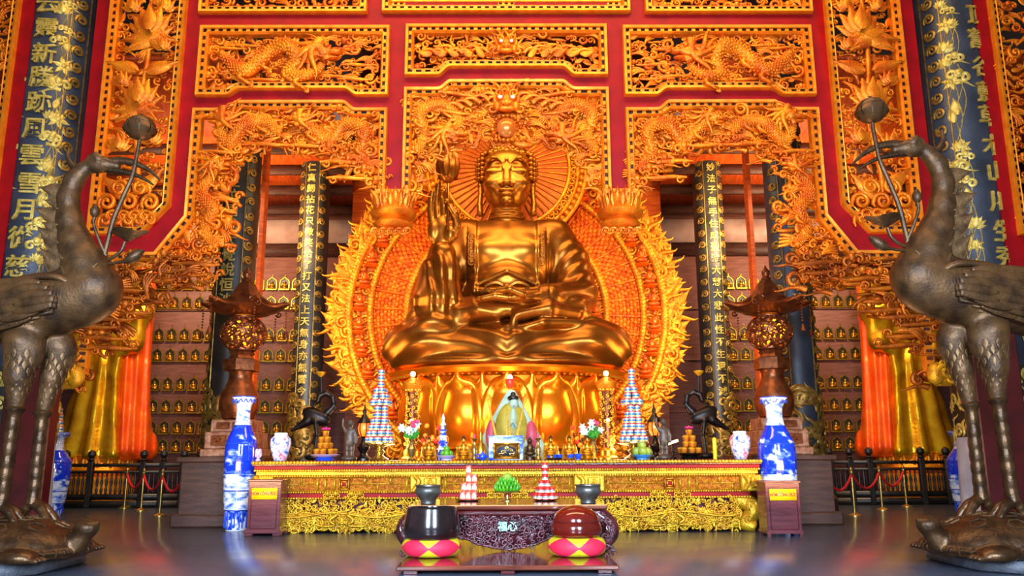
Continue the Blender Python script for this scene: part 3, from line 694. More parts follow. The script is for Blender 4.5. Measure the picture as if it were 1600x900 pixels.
# E side panels with tall lotus
xe0, xe1 = (xof(178, 0)+xof(137, 365))/2, (xof(291, 0)+xof(272, 322))/2
ch = xof(272, 322)-xof(228, 367)
polyE = [(xe0, zt), (xe1, zt), (xe1, zof(322)), (xe1-ch, zof(367)), (xe0, zof(367))]
def mE(sgn):
    def f(e, inn):
        xc = (xe0+xe1)/2; cx = xc if sgn < 0 else -xc
        e.tube(spl([(cx, YS, zof(360)), (cx+.08, YS, zof(280)), (cx-.08, YS, zof(180)), (cx+.05, YS, zof(90)), (cx, YS, zof(-60))], 30), .055, 7)
        for (u, py, sc_) in [(0, 165, .5), (.1, 55, .55), (-.36, 135, .26), (.34, 20, .28), (.36, 80, .24), (-.3, 20, .26), (0, -30, .5), (-.3, 235, .3), (.3, 225, .3)]:
            e.inst(PR['lotus'], (cx+u*(-sgn), YS-.12, zof(py)), 0, sc_)
            if sc_ > .4:
                for a in (-1.45, 1.45, -1.9, 1.9): e.inst(PR['leaf'], (cx+u, YS-.1, zof(py)-.05), a, sc_*.9, a > 0)
        for (u, py, sc_, a) in [(.25, 108, .4, -1.0), (-.25, 108, .4, 1.0), (.2, 0, .35, -.7), (-.2, 0, .35, .7), (-.2, 300, .4, .5), (.25, 290, .4, -.5), (0, 195, .3, PI)]:
            e.inst(PR['leaf'], (cx+u, YS-.1, zof(py)), a, sc_, a > 0)
        for k in range(9): e.inst(PR['sp'], (cx-.42+.105*k, YS-.08, zof(345-6*(k % 2))), 0, .17, k % 2 == 0)
        for k in range(5): e.inst(PR['sp2'], (cx-.4+.2*k, YS-.1, zof(318-22*(k % 2))), 0, .22, k % 2 == 0)
    return f
EMIX = [('bar', .2), ('cloud', .25), ('st', .15), ('leaf', .25), ('S', .15)]
holes.append(panel('E', polyE, .21, motif=mE(-1), mix=EMIX, size=.85)); holes.append(panel('E', mir(polyE), .21, motif=mE(1), mix=EMIX, size=.85))
# C centre opening and D side openings
hc = (xof(949, 200)-xof(627, 200))/2
xd0, xd1 = xof(303, 180), xof(606, 200)
zC, zD, zP = zof(139), zof(171), zof(300)
topC = step(-hc, hc, zC, zof(127)); topD = step(xd0, xd1, zD, zof(159))
xo = xof(137, 395)
pD = [(xo, zof(394)), (xof(244, 394), zof(394)), (xd0, zof(338))]+topD+[(xd1, zP)]
pC = [(-hc, zP)]+topC+[(hc, zP)]
outer = [(xe0-.3, zt-.02)]+[(xe0-.3, zof(394))]+pD+pC
outer = outer+mir(pD)[::-1]+[(-xe0+.3, zof(394)), (-xe0+.3, zt-.02)]
# outer starts at top left and runs down; close across the top
outer = [(xe0-.3, zt+.3)]+outer[1:-1]+[(-xe0+.3, zt+.3)]
V, fs = shape2d(outer, [list(offs(p, .012, True)) for p in holes], YS, .16)
f = MB(); f.add(V, ngons=fs); f.build('red_frame', 'red_lacquer', SCR, smooth=False)
border(pC, False, parent=SCR, flip=True); border(pD, False, parent=SCR, flip=True); border(mir(pD), False, parent=SCR, flip=False)
for s in (-1, 1):                                              # pendant post bottom rails
    xm = s*(abs(xd1)+hc)/2; m = MB(); m.box((xm, YS-.02, zP-.03), (abs(xd1)-hc+.34, .26, .09)); m.build('gilt_foot', 'gold_border', SCR)
    # lotus capital hanging below the post
    c = MB(); z0 = zP-.08
    c.lathe([(.1, z0-.72), (.2, z0-.7), (.26, z0-.66), (.34, z0-.64), (.38, z0-.56), (.3, z0-.5), (.28, z0-.46), (.4, z0-.42), (.44, z0-.34), (.36, z0-.3), (.3, z0-.1), (.22, z0)], (xm, YS, 0), 24)
    for k in range(14):
        a = k*2*PI/14
        for rr, zz, s_ in ((.34, z0-.2, .2), (.28, z0-.1, .18)):
            L = PR['leaf0'][0]*s_; L = np.stack([L[:, 0], L[:, 1]-rr-.25*(L[:, 2]+.1), L[:, 2]], 1); a2 = a+(.22 if s_ < .19 else 0); cc, dd = math.cos(a2), math.sin(a2)
            c.add(np.stack([xm+L[:, 0]*cc-L[:, 1]*dd, YS+L[:, 0]*dd+L[:, 1]*cc, L[:, 2]+zz], 1), PR['leaf0'][1])
    for k in range(9): c.inst(PR['sp'], (xm-.3+.075*k, YS-.2, z0-.74), PI*(k % 2), .1, k % 2 == 0)
    c.build('lotus_capital', 'gold_carving', SCR, angle=60)
# arch carvings -----------------------------------------------------------
def arch(P, r, extra=None, parent=SCR, name='arch_carving', mix=MIX, size=1.15, depth=.09):
    e = MB(); fill(e, P, r, YS+.03, depth, mix, size); fill(e, P, r*1.25, YS+.12, .02, mix, 1.5)
    if extra: extra(e)
    return e.build(name, 'gold_carving', parent, angle=180)
inC = [(-hc+.15, zP+.1)]+[(x*.97, z-.16) for x, z in topC]+[(hc-.15, zP+.1)]
archC = inC+[(xof(930, 285), zof(285)), (xof(910, 245), zof(245)), (xof(875, 224), zof(224)), (xof(840, 216), zof(216)), (0, zof(220)), (-xof(840, 216), zof(216)), (-xof(875, 224), zof(224)), (-xof(910, 245), zof(245)), (-xof(930, 285), zof(285))]
def exC(e):
    face(e, 0, zof(163), .36)
    for s in (-1, 1):
        P = [(s*1.72, zof(240)), (s*1.55, zof(212)), (s*1.65, zof(180)), (s*1.25, zof(165)), (s*.9, zof(190)), (s*1.05, zof(215))]
        dragon(e, P, .12, -s, YS-.05, .24)
        for k in range(7): e.inst(PR['flame'], (s*(.3+.17*k), YS-.07, zof(152+4*k)), s*(-1.3), .24, s > 0)
        for k, py in enumerate((150, 178, 205, 222)): e.inst(PR['bar3'], (s*(.95+.12*k), YS-.09, zof(py)), s*.1, .22, s > 0)
    for k in range(8): e.inst(PR['ball'], (-.28+.08*k, YS-.1, zof(221)), 0, .13)
    e.lathe([(.0, -.03), (.26, -.03), (.3, 0), (.26, .03), (0, .03)], (0, 0, 0), 20) if False else None
    for a in np.linspace(0, 2*PI, 22): e.inst(PR['ball'], (.27*math.cos(a), YS-.12, zof(203)+.25*math.sin(a)), 0, .12)
arch(archC, .15, exC)
m = MB().ell((0, YS-.14, zof(204)), (.19, .15, .19), su=20, sv=14); m.build('pearl', 'pearl', SCR)
eyes = MB()
for z, s_ in ((zof(75), .3), (zof(163), .36)):
    for q in (-1, 1): eyes.ell((q*.33*s_, YS-.1-.46*s_, z+.1*s_), (.12*s_, .06*s_, .1*s_))
eyes.build('dragon_eyes', 'eye_white', SCR)
def D(px, py): return S(px, py)
inD = [(x+.12 if i < 2 else x, z-.16) for i, (x, z) in enumerate(topD)]
archD = [D(314, 335)]+[(x, z) for x, z in inD[1:-1]]+[D(594, 186), D(598, 296), D(585, 290), D(575, 275), D(550, 262), D(535, 246), D(512, 240), D(505, 230), D(470, 232), D(430, 226), D(395, 229), D(378, 244), D(360, 262), D(350, 300), D(354, 340), D(345, 382), D(318, 402), D(262, 404), D(310, 345)]
def exD(sg):
    def f(e):
        M = (lambda P: P) if sg < 0 else mir
        dragon(e, M([D(585, 270), D(565, 240), D(572, 208), D(540, 196), D(515, 222), D(485, 200), D(470, 190)]), .13, -1 if sg < 0 else 1, YS-.05, .2)
        dragon(e, M([D(440, 210), D(415, 190), D(385, 200), D(360, 225), D(345, 200), D(350, 188)]), .13, -1 if sg < 0 else 1, YS-.05, .24)
        dragon(e, M([D(340, 388), D(322, 360), D(336, 330), D(318, 305), D(332, 275), D(344, 262)]), .12, 1 if sg < 0 else -1, YS-.05, .2)
        for px, py in ((345, 240), (420, 228), (480, 230), (545, 280), (535, 255), (330, 250)): x, z = D(px, py); e.inst(PR['bar3'], (x if sg < 0 else -x, YS-.08, z), 0, .24, sg > 0)
        for px, py in ((588, 288), (570, 270), (545, 255), (515, 236)): x, z = D(px, py); e.inst(PR['cloud'], (x if sg < 0 else -x, YS-.08, z), 0, .22, sg < 0)
    return f
arch(archD, .15, exD(-1)); arch(mir(archD), .15, exD(1))
# lower cloud brackets, stepping down to the side posts
BMIX = [('bar', .2), ('bar3', .15), ('cloud', .3), ('st', .25), ('flame', .1)]
br1 = [D(150, 402), D(330, 402), D(322, 418), D(330, 436), D(268, 446), D(225, 470), D(210, 484), D(185, 500), D(165, 522), D(140, 545), D(128, 600), D(112, 600), D(118, 520), D(120, 440)]
for sg in (-1, 1):
    e = MB(); P = br1 if sg < 0 else mir(br1); fill(e, P, .19, YS, .25, BMIX, 1.05); fill(e, P, .3, YS+.3, .1, BMIX, 1.1)
    for px, py in ((200, 455), (240, 440), (205, 490), (175, 500), (165, 530), (150, 512), (290, 430), (310, 415), (180, 545)):
        x, z = D(px, py); e.inst(PR['bar3'], (x if sg < 0 else -x, YS-.1, z), 0, .26, sg > 0)
    e.build('cloud_bracket', 'gold_bracket', SCR, angle=180)
    # side post with its gilt edge
    xp = (xof(99, 650)-.42) if sg < 0 else (xof(1507, 650)+.42)
    m = MB(); m.box((xp, YS-.3, 2.05), (.84, .3, 4.1), ch=.03); m.build('side_post', 'red_post', SCR, angle=30)
    xg = xof(133, 545) if sg < 0 else -xof(133, 545); m = MB(); m.box((xg, YS, (zof(500)+zof(583))/2), (.17, .12, zof(500)-zof(583)))
    for k in range(7): m.box((xg, YS-.07, zof(583)+.1+k*.135), (.1, .05, .05), 1)
    m.build('gilt_edge', ['gold_border', 'hole_dark'], SCR)
    # scrolled console on the post
    xk = xof(117, 588) if sg < 0 else -xof(117, 588); zk = zof(588); c = MB()
    c.box((xk+sg*.04, YS-.12, zk), (.38, .3, .42), ch=.08); c.ell((xk-sg*.12, YS-.2, zk), (.16, .14, .2)); c.inst(PR['sp2'], (xk, YS-.32, zk+.02), 0, .2, sg > 0); c.inst(PR['sp'], (xk+sg*.1, YS-.32, zk-.1), 2, .12)
    c.inst(PR['cloud'], (xk+.03, YS-.3, zk+.17), 0, .14); c.build('console', 'gold_altar', SCR)
# outer bays beyond the pillars
for sg in (-1, 1):
    t = thing('carved_side_screen', 'carved gilt screen strip beyond the %s blue-grey pillar, at the picture edge' % ('left' if sg < 0 else 'right'), 'screen', (sg*10.5, YS, 0))
    x0, x1 = xof(-120, 200), xof(22, 120)-.02; P = [(x0, zt), (x1, zt), (x1, zof(370)), (x0, zof(370))]
    if sg > 0: P = mir(P)
    pp = panel('S', P, .17, parent=t); fr = [(x0-.4, zt+.2), (x1+.25, zt+.2), (x1+.25, zof(470)), (x0-.4, zof(470))]
    if sg > 0: fr = mir(fr)
    V, fs = shape2d(fr, [list(offs(pp, .012, True))], YS, .16); f = MB(); f.add(V, ngons=fs); f.build('red_frame', 'red_lacquer', t, smooth=False)
    m = MB(); m.box(((x0-.3)*(1 if sg < 0 else -1), YS+.05, zof(470)/2), (.4, .25, zof(470))); m.build('side_post', 'red_post', t)
# ================================================================== great seated statue
YBU = 20.0
pB = W(792, 585, YBU); SX, SZ = .0160, .01575
BU = thing('seated_statue', 'colossal gilded seated statue raising a lotus bud before the golden halo', 'statue', (0, YBU, pB.z))
def bp(V): V = np.asarray(V, float); return np.stack([V[:, 0]*SX, YBU+V[:, 1]*SX, pB.z+V[:, 2]*SZ], 1)
def put(sd, name, m, parent=BU, f=bp):
    V, Q = sd.mesh(); mb = MB(); mb.add(f(V), Q); return mb.build(name, m, parent, angle=180)
b = SDF((-200, -125, -12), (205, 75, 262), 2.0)
b.ell((0, -25, 10), (172, 96, 24), 0).ell((0, -40, 38), (110, 66, 40), 14)
for s in (-1, 1):
    b.ell((s*118, -40, 38), (60, 64, 39), 12, rz=s*.15); b.cap((s*150, -55, 34), (-s*10, -88, 30), 33, 26, 10)
    b.cap((s*55, 10, 60), (s*120, -30, 55), 42, 34, 16)
b.ell((0, 5, 108), (74, 50, 62), 14).ell((0, 0, 185), (80, 46, 62), 14)
b.cap((-58, 6, 222), (58, 6, 222), 25, 25, 16).cap((0, 2, 225), (0, 2, 262), 27, 23, 10)
b.ell((0, -14, 140), (50, 46, 36), 8); b.ell((-26, -26, 190), (30, 22, 22), 10).ell((26, -26, 190), (30, 22, 22), 10)
# viewer's right arm and broad sleeve
b.chain([(74, 6, 222), (97, 4, 180), (108, -12, 128)], [27, 27, 27], 10); b.chain([(110, -16, 118), (60, -70, 104), (25, -88, 102)], [25, 19, 14], 8)
b.chain([(112, -10, 120), (100, -50, 88), (50, -80, 84)], [18, 20, 14], 10)
# viewer's left arm: raised forearm and hanging sleeve
b.chain([(-70, 6, 222), (-92, -6, 175), (-100, -28, 130)], [26, 25, 24], 10)
b.chain([(-97, -58, 178), (-99, -56, 150), (-104, -50, 105), (-108, -48, 66)], [17, 24, 34, 44], 8, sq=(1, .8, 1))
b.chain([(-112, -60, 70), (-40, -85, 84), (20, -92, 84)], [20, 14, 10], 8); b.chain([(-78, -60, 95), (-30, -84, 96)], [12, 8], 8)
b.chain([(15, -96, 76), (60, -92, 84), (100, -70, 80)], [10, 12, 10], 5); b.chain([(-10, -100, 52), (50, -100, 64), (110, -82, 66)], [6, 7, 6], 5)
b.chain([(12, -97, 80), (8, -106, 45), (14, -100, 4)], [5, 5, 6], 4)
# lapels
for s in (-1, 1):
    pass
b.chain([(-44, -50, 122), (0, -64, 118), (44, -50, 122)], [6, 6, 6], 4); b.chain([(-44, -50, 132), (0, -63, 150), (44, -50, 132)], [3, 3, 3], 4)
def folds(x, y, z):
    lap = np.clip((92-z)/14, 0, 1)*np.clip((z-2)/8, 0, 1)
    a = np.abs(x); p1 = .2*(z+.0042*(a-95)**2+.35*np.clip(y+60, -60, 60))
    r = lap*1.5*np.sin(p1)
    sl = np.clip((-66-x)/10, 0, 1)*np.clip((z-70)/20, 0, 1)*np.clip((178-z)/10, 0, 1)
    r = r+sl*2.0*np.sin(.3*(x+.5*y)+.02*z)
    sr = np.clip((x-76)/12, 0, 1)*np.clip((z-84)/14, 0, 1)*np.clip((225-z)/20, 0, 1)
    rb = np.clip((a-45)/2.5, 0, 1)*np.clip((z-92)/12, 0, 1)*np.clip((252-z)/8, 0, 1)
    gv = np.exp(-((a-62)/1.6)**2)*np.clip((z-100)/12, 0, 1)*np.clip((235-z)/8, 0, 1)*(y < 0)
    return r+sr*1.0*np.sin(.24*(z-.9*x+.6*y))-3.6*rb+1.4*gv
b.field(folds)
V, Q = b.mesh(); cx = V[Q].mean(1)
skin = (np.abs(cx[:, 0]) < 50-.0*cx[:, 2]) & (cx[:, 1] < -8) & (cx[:, 2] > 122) | (cx[:, 2] > 246)
mb = MB(); P = bp(V); mb.add(P, Q[~skin]); mb.Q.append(Q[skin]); mb.qm.append(np.full(skin.sum(), 1)); mb.build('body', ['gold_statue', 'gold_statue_skin'], BU, angle=180)
# head
hd = SDF((-58, -78, 228), (58, 62, 400), 1.0)
hd.ell((0, -8, 310), (38, 42, 50), 0).ell((0, -14, 286), (31, 32, 27), 8).ell((0, -6, 336), (39, 40, 28), 6).ell((0, -42, 268), (10, 10, 8), 6)
hd.cap((0, 0, 275), (0, 0, 232), 24, 27, 6); hd.ell((0, -2, 256), (28, 27, 5), 3).ell((0, -2, 246), (31, 29, 5), 3)
hd.cap((0, -48, 326), (0, -56, 294), 3.5, 6, 4).ell((0, -58, 292), (6.5, 6, 5), 2)
for s in (-1, 1):
    hd.ell((s*6.5, -52, 291), (4.5, 5, 4), 2); hd.ell((s*19, -36, 298), (16, 14, 14), 8)
    hd.chain([(s*5, -51, 317), (s*7, -51, 327), (s*13, -50, 335), (s*21, -46, 337.5), (s*29, -39.5, 334), (s*36, -29, 323)], [2, 2.3, 2.5, 2.5, 2.2, 1.5], 2)
    hd.ell((s*19, -50, 325), (11, 6, 4), 4, op=-1); hd.ell((s*19, -41.5, 315), (14.5, 8.5, 7.5), 2)
    hd.chain([(s*8, -48, 313), (s*19, -51, 309.5), (s*33, -41, 313.5)], [.8, 1.3, .8], 1, op=-1)
    hd.chain([(s*40, 2, 318), (s*42, 0, 306), (s*41.5, -3, 292), (s*43, -6, 270), (s*42, -8, 258)], [5.5, 5.5, 4.5, 5.5, 6.5], 3, sq=(1.2, .8, 1))
hd.ell((0, -50, 282), (13, 7, 3.4), 2).ell((0, -49, 275.5), (10, 7, 3.8), 2); hd.chain([(-12, -52, 279), (0, -57.5, 278.5), (12, -52, 279)], [.9, 1.2, .9], .8, op=-1)
hd.ell((0, -54, 287), (2, 4, 3), 2, op=-1); hd.ell((0, -49, 333), (3.2, 3, 3.2), .6)
put(hd, 'head', 'gold_statue_skin')
# hair: knob curls
m = MB(); m.add(bp(np.concatenate(MB().ell((0, 8, 334), (43, 44, 40), su=24, sv=14).V)), MB().ell((0, 0, 0), 1, su=24, sv=14).Q[0])
m.add(bp(np.concatenate(MB().ell((0, 6, 374), (24, 25, 18), su=20, sv=10).V)), MB().ell((0, 0, 0), 1, su=20, sv=10).Q[0])
def fib(n): i = np.arange(n)+.5; ph = np.arccos(1-2*i/n); th = PI*(1+5**.5)*i; return np.stack([np.cos(th)*np.sin(ph), np.sin(th)*np.sin(ph), np.cos(ph)], 1)
bl = MB().ell((0, 0, 0), 1, su=9, sv=6); bV, bQ = bl.V[0], bl.Q[0]; bN = bl.N
pts = [q*np.array([44, 45, 41])+np.array([0, 8, 334]) for q in fib(420)]+[q*np.array([25, 26, 19])+np.array([0, 6, 374]) for q in fib(120) if q[2] > -.2]
pts = [q for q in pts if q[2] > 306 and not (abs(q[0]) < 37 and q[1] < 4 and q[2] < 352)]
pts += [np.array([s*(43.5), -12, z]) for s in (-1, 1) for z in (314, 322, 330, 338, 346)]+[np.array([s*(47), 0, z]) for s in (-1, 1) for z in (318, 326, 334, 342)]
pts += [np.array([x, -34+abs(x)*.35, 354]) for x in np.linspace(-34, 34, 9)]+[np.array([s*(38.5), -22, z]) for s in (-1, 1) for z in (312, 320, 328, 336, 344, 351)]
for q in pts: m.add(bp(bV*4.3+q), bQ, ngons=bN)
m.build('hair', 'gold_statue', BU, angle=180)
# raised hand: palm, four fingers, thumb, all one surface
h = SDF((-135, -100, 200), (-60, -40, 330), 1.0)
h.chain([(-97, -60, 204), (-97, -63, 222)], [14, 15], 0, sq=(1, 1.3, 1)); h.ell((-97, -66, 244), (20, 10, 24), 8); h.ell((-84, -72, 236), (8, 8, 15), 5); h.ell((-111, -70, 240), (7, 7, 16), 5)
for P, R in [([(-113, -66, 258), (-115, -66, 276), (-114, -68, 292), (-112, -71, 302)], [5.6, 5.2, 4.7, 3.8]), ([(-104, -66, 262), (-106, -65, 284), (-105, -67, 302), (-103, -71, 314)], [6, 5.6, 5, 4]),
             ([(-95, -66, 262), (-95, -67, 282), (-95, -74, 296), (-94, -83, 300)], [6, 5.6, 5, 4]), ([(-86, -66, 258), (-83, -68, 274), (-85, -76, 285), (-89, -86, 283)], [5.8, 5.2, 4.8, 4]),
             ([(-80, -68, 232), (-74, -76, 248), (-77, -84, 264), (-84, -88, 274)], [6.5, 6, 5.4, 4.4])]:
    h.chain(P, R, 1.6)
put(h, 'raised_hand', 'gold_statue_skin', f=lambda V: bp(V-np.array([0, 0, 30])))
h = SDF((-60, -125, 80), (70, -70, 120), 1.0)
h.ell((16, -98, 100), (28, 16, 8), 0); h.chain([(34, -94, 102), (52, -86, 104)], [9, 11], 6)
for k, (y, L) in enumerate([(-112, 34), (-106, 40), (-100, 38), (-93, 30)]): h.chain([(0, y+4, 100), (-L*.5, y+2, 102), (-L, y+4, 99)], [5.4, 5, 4], 1.4)
h.chain([(22, -112, 104), (4, -116, 111), (-12, -112, 110)], [6, 5.4, 4.2], 2)
put(h, 'resting_hand', 'gold_statue_skin')
m = MB(); m.tube(bp(spl([(-88, -84, 208), (-87, -86, 235), (-87, -86, 265), (-88, -84, 288)], 12)), .035, 8); st = m.build('lotus_stem', 'gold_statue', BU)
m = MB(); m.lathe([(.02, -.3), (.1, -.27), (.21, -.14), (.25, .03), (.22, .2), (.14, .42), (.03, .62)], bp([(-88, -84, 300)])[0], 20)
for k in range(7):
    a = k*2*PI/7; L = PR['leaf0'][0]*.42; L = np.stack([L[:, 0], L[:, 1]*.6-.2-.06*np.sin((L[:, 2]+.2)*5), L[:, 2]], 1); c, d = math.cos(a), math.sin(a); p = bp([(-88, -84, 302)])[0]
    m.add(np.stack([p[0]+L[:, 0]*c-L[:, 1]*d, p[1]+L[:, 0]*d+L[:, 1]*c, p[2]+L[:, 2]], 1), PR['leaf0'][1])
m.build('lotus_bud', 'gold_statue', BU)
# lapel trim and waist knot
m = MB()
for s in (-1, 1):
    m = MB(); P = bp(spl([(s*54, -36, 212), (s*54, -42, 190), (s*54, -42, 168)], 12))
    for i, p in enumerate(P): m.inst(PR['sp2'], p, i*PI, .1, i % 2 == 0)
    m.build('lapel_trim', 'gold_statue', BU, angle=180)
m = MB(); p = bp([(0, -70, 122)])[0]
for s in (-1, 1):
    m.tube(spl([p, p+[s*.25, -.05, .12], p+[s*.5, 0, .02], p+[s*.28, -.02, -.12], p], 16), .05, 6); m.tube(spl([p, p+[s*.15, -.06, -.25], p+[s*.3, 0, -.42]], 8), [.06]*4+[.05, .045, .04, .02], 6)
m.ell(p+[0, -.05, 0], (.12, .1, .1)); m.build('waist_knot', 'gold_statue', BU)
# ------------------------------------------------------------------ lotus throne
LT = thing('lotus_throne', 'glowing golden lotus throne of big rounded petals under the seated statue', 'pedestal', (0, YBU, 0))
def lp(x, y, z): return (x*SX, YBU+y*SX, pB.z+z*SZ)
m = MB(); zb = -pB.z/SZ
prof = [(120, zb), (120, -165), (150, -150), (150, -135), (128, -120), (140, -60), (150, -12), (178, -8), (182, -2), (176, 2), (150, 2)]
a = np.arange(64)*2*PI/64; Vc = np.array([lp(r*math.cos(q), r*.68*math.sin(q)-8, z) for r, z in prof for q in a])
q = [(i*64+j, i*64+(j+1) % 64, (i+1)*64+(j+1) % 64, (i+1)*64+j) for i in range(len(prof)-1) for j in range(64)]
m.add(Vc, q, ngons=[list(range(len(prof)*64-64, len(prof)*64))]); m.build('core', 'gold_lotus', LT)
def petal(W_, H_, B, n=15, k=14, tip=.2):
    V = []; u = np.linspace(-1, 1, n); v = np.linspace(0, 1, k)
    for vv in v:
        w = W_/2*max(.0, 1-vv**3.4)**.55*(.74+.26*min(1, vv/.4))+.3
        for uu in u:
            bulge = B*(1-uu**2*.8)*math.sin(PI*(.12+.8*vv)); inn = 1/(1+math.exp((max(abs(uu)*1.02, abs(vv-.42)*1.75)-.7)*30))
            tipz = tip*H_*max(0, 1-abs(uu)*1.6)*max(0, (vv-.7)/.3)**2
            V.append((uu*w, -bulge+inn*B*.34-(B*.35*max(0, vv-.8)/.2), vv*H_+tipz))
    q = [(i*n+j, i*n+j+1, (i+1)*n+j+1, (i+1)*n+j) for i in range(k-1) for j in range(n-1)]
    return np.array(V), np.array(q)
def ring_petals(name, P, n, off, rx, ry, z0, fl=1, m_='gold_lotus', cut=1.45, lean=0):
    for k in range(n):
        th = (k+off)*2*PI/n
        if math.cos(th) < -.25: continue
        c, d = math.cos(th), math.sin(th); V = P[0]; 
        X = V[:, 0]*c-(V[:, 1]-lean*V[:, 2])*d*-1*-1; x = rx*d+V[:, 0]*c-V[:, 1]*d*-1*-1
        x = rx*d+V[:, 0]*c+(-V[:, 1]+lean*V[:, 2])*d; y = -ry*c-8+V[:, 0]*d*.7-(-V[:, 1]+lean*V[:, 2])*c
        z = z0+fl*V[:, 2]; mb = MB(); mb.add(np.array([lp(*t) for t in zip(x, y, z)]), P[1] if fl > 0 else P[1][:, ::-1]); mb.build(name, m_, LT, angle=180)
ring_petals('petal', petal(88, 104, 24, 17, 18, .1), 14, 0, 148, 100, -114)
ring_petals('petal', petal(46, 96, 10, 9, 10), 14, .5, 152, 104, -108)
ring_petals('lower_petal', petal(74, 44, 16, 11, 10), 14, .5, 140, 94, -118, -1)
m = MB()
for k in range(110):
    th = (k+.5)/110*2*PI; p = lp(171*math.sin(th), -112*math.cos(th)-8, -6); m.ell(p, (.055, .055, .09), su=7, sv=5)
m.build('bead_rim', 'gold_altar', LT)
MB().box((0, YBU-.2, .45), (6.6, 4.4, .9), ch=.05).build('dais', 'wood_dark', LT, angle=30)
# ------------------------------------------------------------------ halo
YH = 22.0; cH = W(795, 488, YH); mH = mpp(488, YH)
HL = thing('halo', 'great round golden halo with flame rim and rings of little seated figures', 'halo', (0, YH, cH.z))
def hc_(r, a, y=0): return (r*mH*math.sin(a), YH+y, cH.z+r*mH*math.cos(a))
m = MB(); aa = np.linspace(0, 2*PI, 97)[:-1]; m.prism([(262*mH*math.sin(a), cH.z+262*mH*math.cos(a)) for a in aa], YH+.05, YH+.3); m.build('back_plate', 'gold_halo_deep', HL, angle=30)
m = MB(); rr = random.Random(5)
for layer, (r0, sc_, n, y) in enumerate([(250, .4, 100, -.05), (259, .42, 110, .05), (268, .4, 120, .15)]):
    for k in range(n):
        a = (k+.5*layer)/n*2*PI; x, y_, z = hc_(r0+rr.uniform(-3, 3), a); m.inst(PR['leaf' if k % 3 else 'flame'], (x, YH+y, z), -a+rr.uniform(-.3, .3)+(.5 if a < PI else -.5), sc_*rr.uniform(.8, 1.15), a < PI)
    for k in range(n):
        a = k/n*2*PI; x, y_, z = hc_(r0+rr.uniform(-4, 8), a); m.inst(PR[rr.choice(['sp', 'leaf', 'flower', 'leaf0'])], (x, YH+y-.06, z), rr.uniform(0, 6), .24, a < PI)
m.build('flame_rim', 'gold_halo', HL, angle=180)
def ring(r, w, name='rope_ring', y=-.08):
    m = MB(); P = [hc_(r, a, y) for a in np.linspace(0, 2*PI, 121)]; m.tube(P, w, 8)
    n = int(r*1.1)
    for k in range(n): m.inst(PR['ball'], hc_(r, k/n*2*PI, y-.02), 0, w*3.4*1.3)
    return m.build(name, 'gold_halo', HL)
for r, w in ((246, .09), (213, .07), (155, .08), (124, .06)): ring(r, w)
m = MB()
for k in range(132):
    a = k/132*2*PI
    for j, r in enumerate(np.linspace(161, 207, 9)):
        x, y, z = hc_(r, a+.02*(j % 2)); m.inst(PR['ball'], (x, YH+.0, z+.045), 0, .12); m.inst(PR['ball'], (x, YH+.03, z-.04), 0, .24)
    if k % 3 == 0: m.tube([hc_(160, a+.033, -.02), hc_(208, a+.033, -.02)], .03, 5)
for k in range(60):
    a = k/60*2*PI; m.tube([hc_(70, a, -.0), hc_(120, a, -.02)], .045, 5)
    for r in (80, 92, 104, 114): x, y, z = hc_(r, a+.05); m.inst(PR['ball'], (x, YH, z), 0, .22)
m.build('radial_relief', 'gold_halo_deep', HL)
fg = MB(); fg.ell((0, 0, .08), (.17, .1, .08)); fg.ell((0, 0, .26), (.1, .08, .14)); fg.ell((0, -.02, .47), .065); fg.ell((0, -.02, .54), .03)
for s in (-1, 1): fg.tube([(s*.1, 0, .32), (s*.14, -.04, .2), (s*.03, -.1, .16)], .035, 6)
fg.lathe([(.2, -.02), (.23, -.06), (.15, -.1), (.12, -.12)], (0, 0, 0), 14)
proto = fg.build('seated_figure', 'figure_orange'); proto.parent = HL; first = True
def fig(r, a, s_):
    global first
    o = proto if first else dup(proto, parent=HL)
    first = False; p = hc_(r, a, -.12); o.location = (p[0], p[1]-YH, p[2]-cH.z-.2*s_); o.scale = (s_,)*3
for k in range(40):
    a = (k+.5)/40*2*PI
    if abs(math.sin(a)) > .3 or math.cos(a) > .5: fig(230, a, .92)
for k in range(30):
    a = (k+.5)/30*2*PI
    if math.cos(a) > -.75: fig(139, a, .72)
m = MB()
for k in range(120):
    a = k/120*2*PI; x, y, z = hc_(222 if k % 2 else 238, a); m.inst(PR['sp'], (x, YH-.02, z), rr.uniform(0, 6), .2)
m.build('scroll_band', 'gold_halo', HL, angle=180); m = MB()
for k in range(90):
    a = k/90*2*PI; x, y, z = hc_(131 if k % 2 else 148, a); m.inst(PR['sp'], (x, YH-.02, z), rr.uniform(0, 6), .15)
m.build('scroll_band', 'gold_halo', HL, angle=180)
# head halo
cK = W(791, 262, 21.5); mK = mpp(262, 21.5)
def kc(r, a, y=0): return (r*mK*math.sin(a), 21.5+y, cK.z+r*mK*math.cos(a))
m = MB(); m.prism([(98*mK*math.sin(a), cK.z+98*mK*math.cos(a)) for a in aa], 21.5+.04, 21.5+.1); m.build('head_disc', 'halo_disc', HL, angle=30)
m = MB()
for k in range(56): a = k/56*2*PI; m.tube([kc(36, a), kc(95, a)], [.012, .028], 5)
m.tube([kc(98, a, -.04) for a in np.linspace(0, 2*PI, 81)], .05, 6); m.build('head_rays', 'gold_halo', HL)
m = MB(); m.prism([(124*mK*math.sin(a), cK.z+124*mK*math.cos(a)) for a in aa], 21.62, 21.75)
for r in (112, 124): m.tube([kc(r, a, .02) for a in np.linspace(0, 2*PI, 81)], .06, 6)
for k in range(70): m.inst(PR['sp'], kc(105, k/70*2*PI, 0), k, .14); m.inst(PR['ball'], kc(118, k/70*2*PI, 0), k, .3)
m.build('head_ring', 'gold_halo', HL, angle=180)
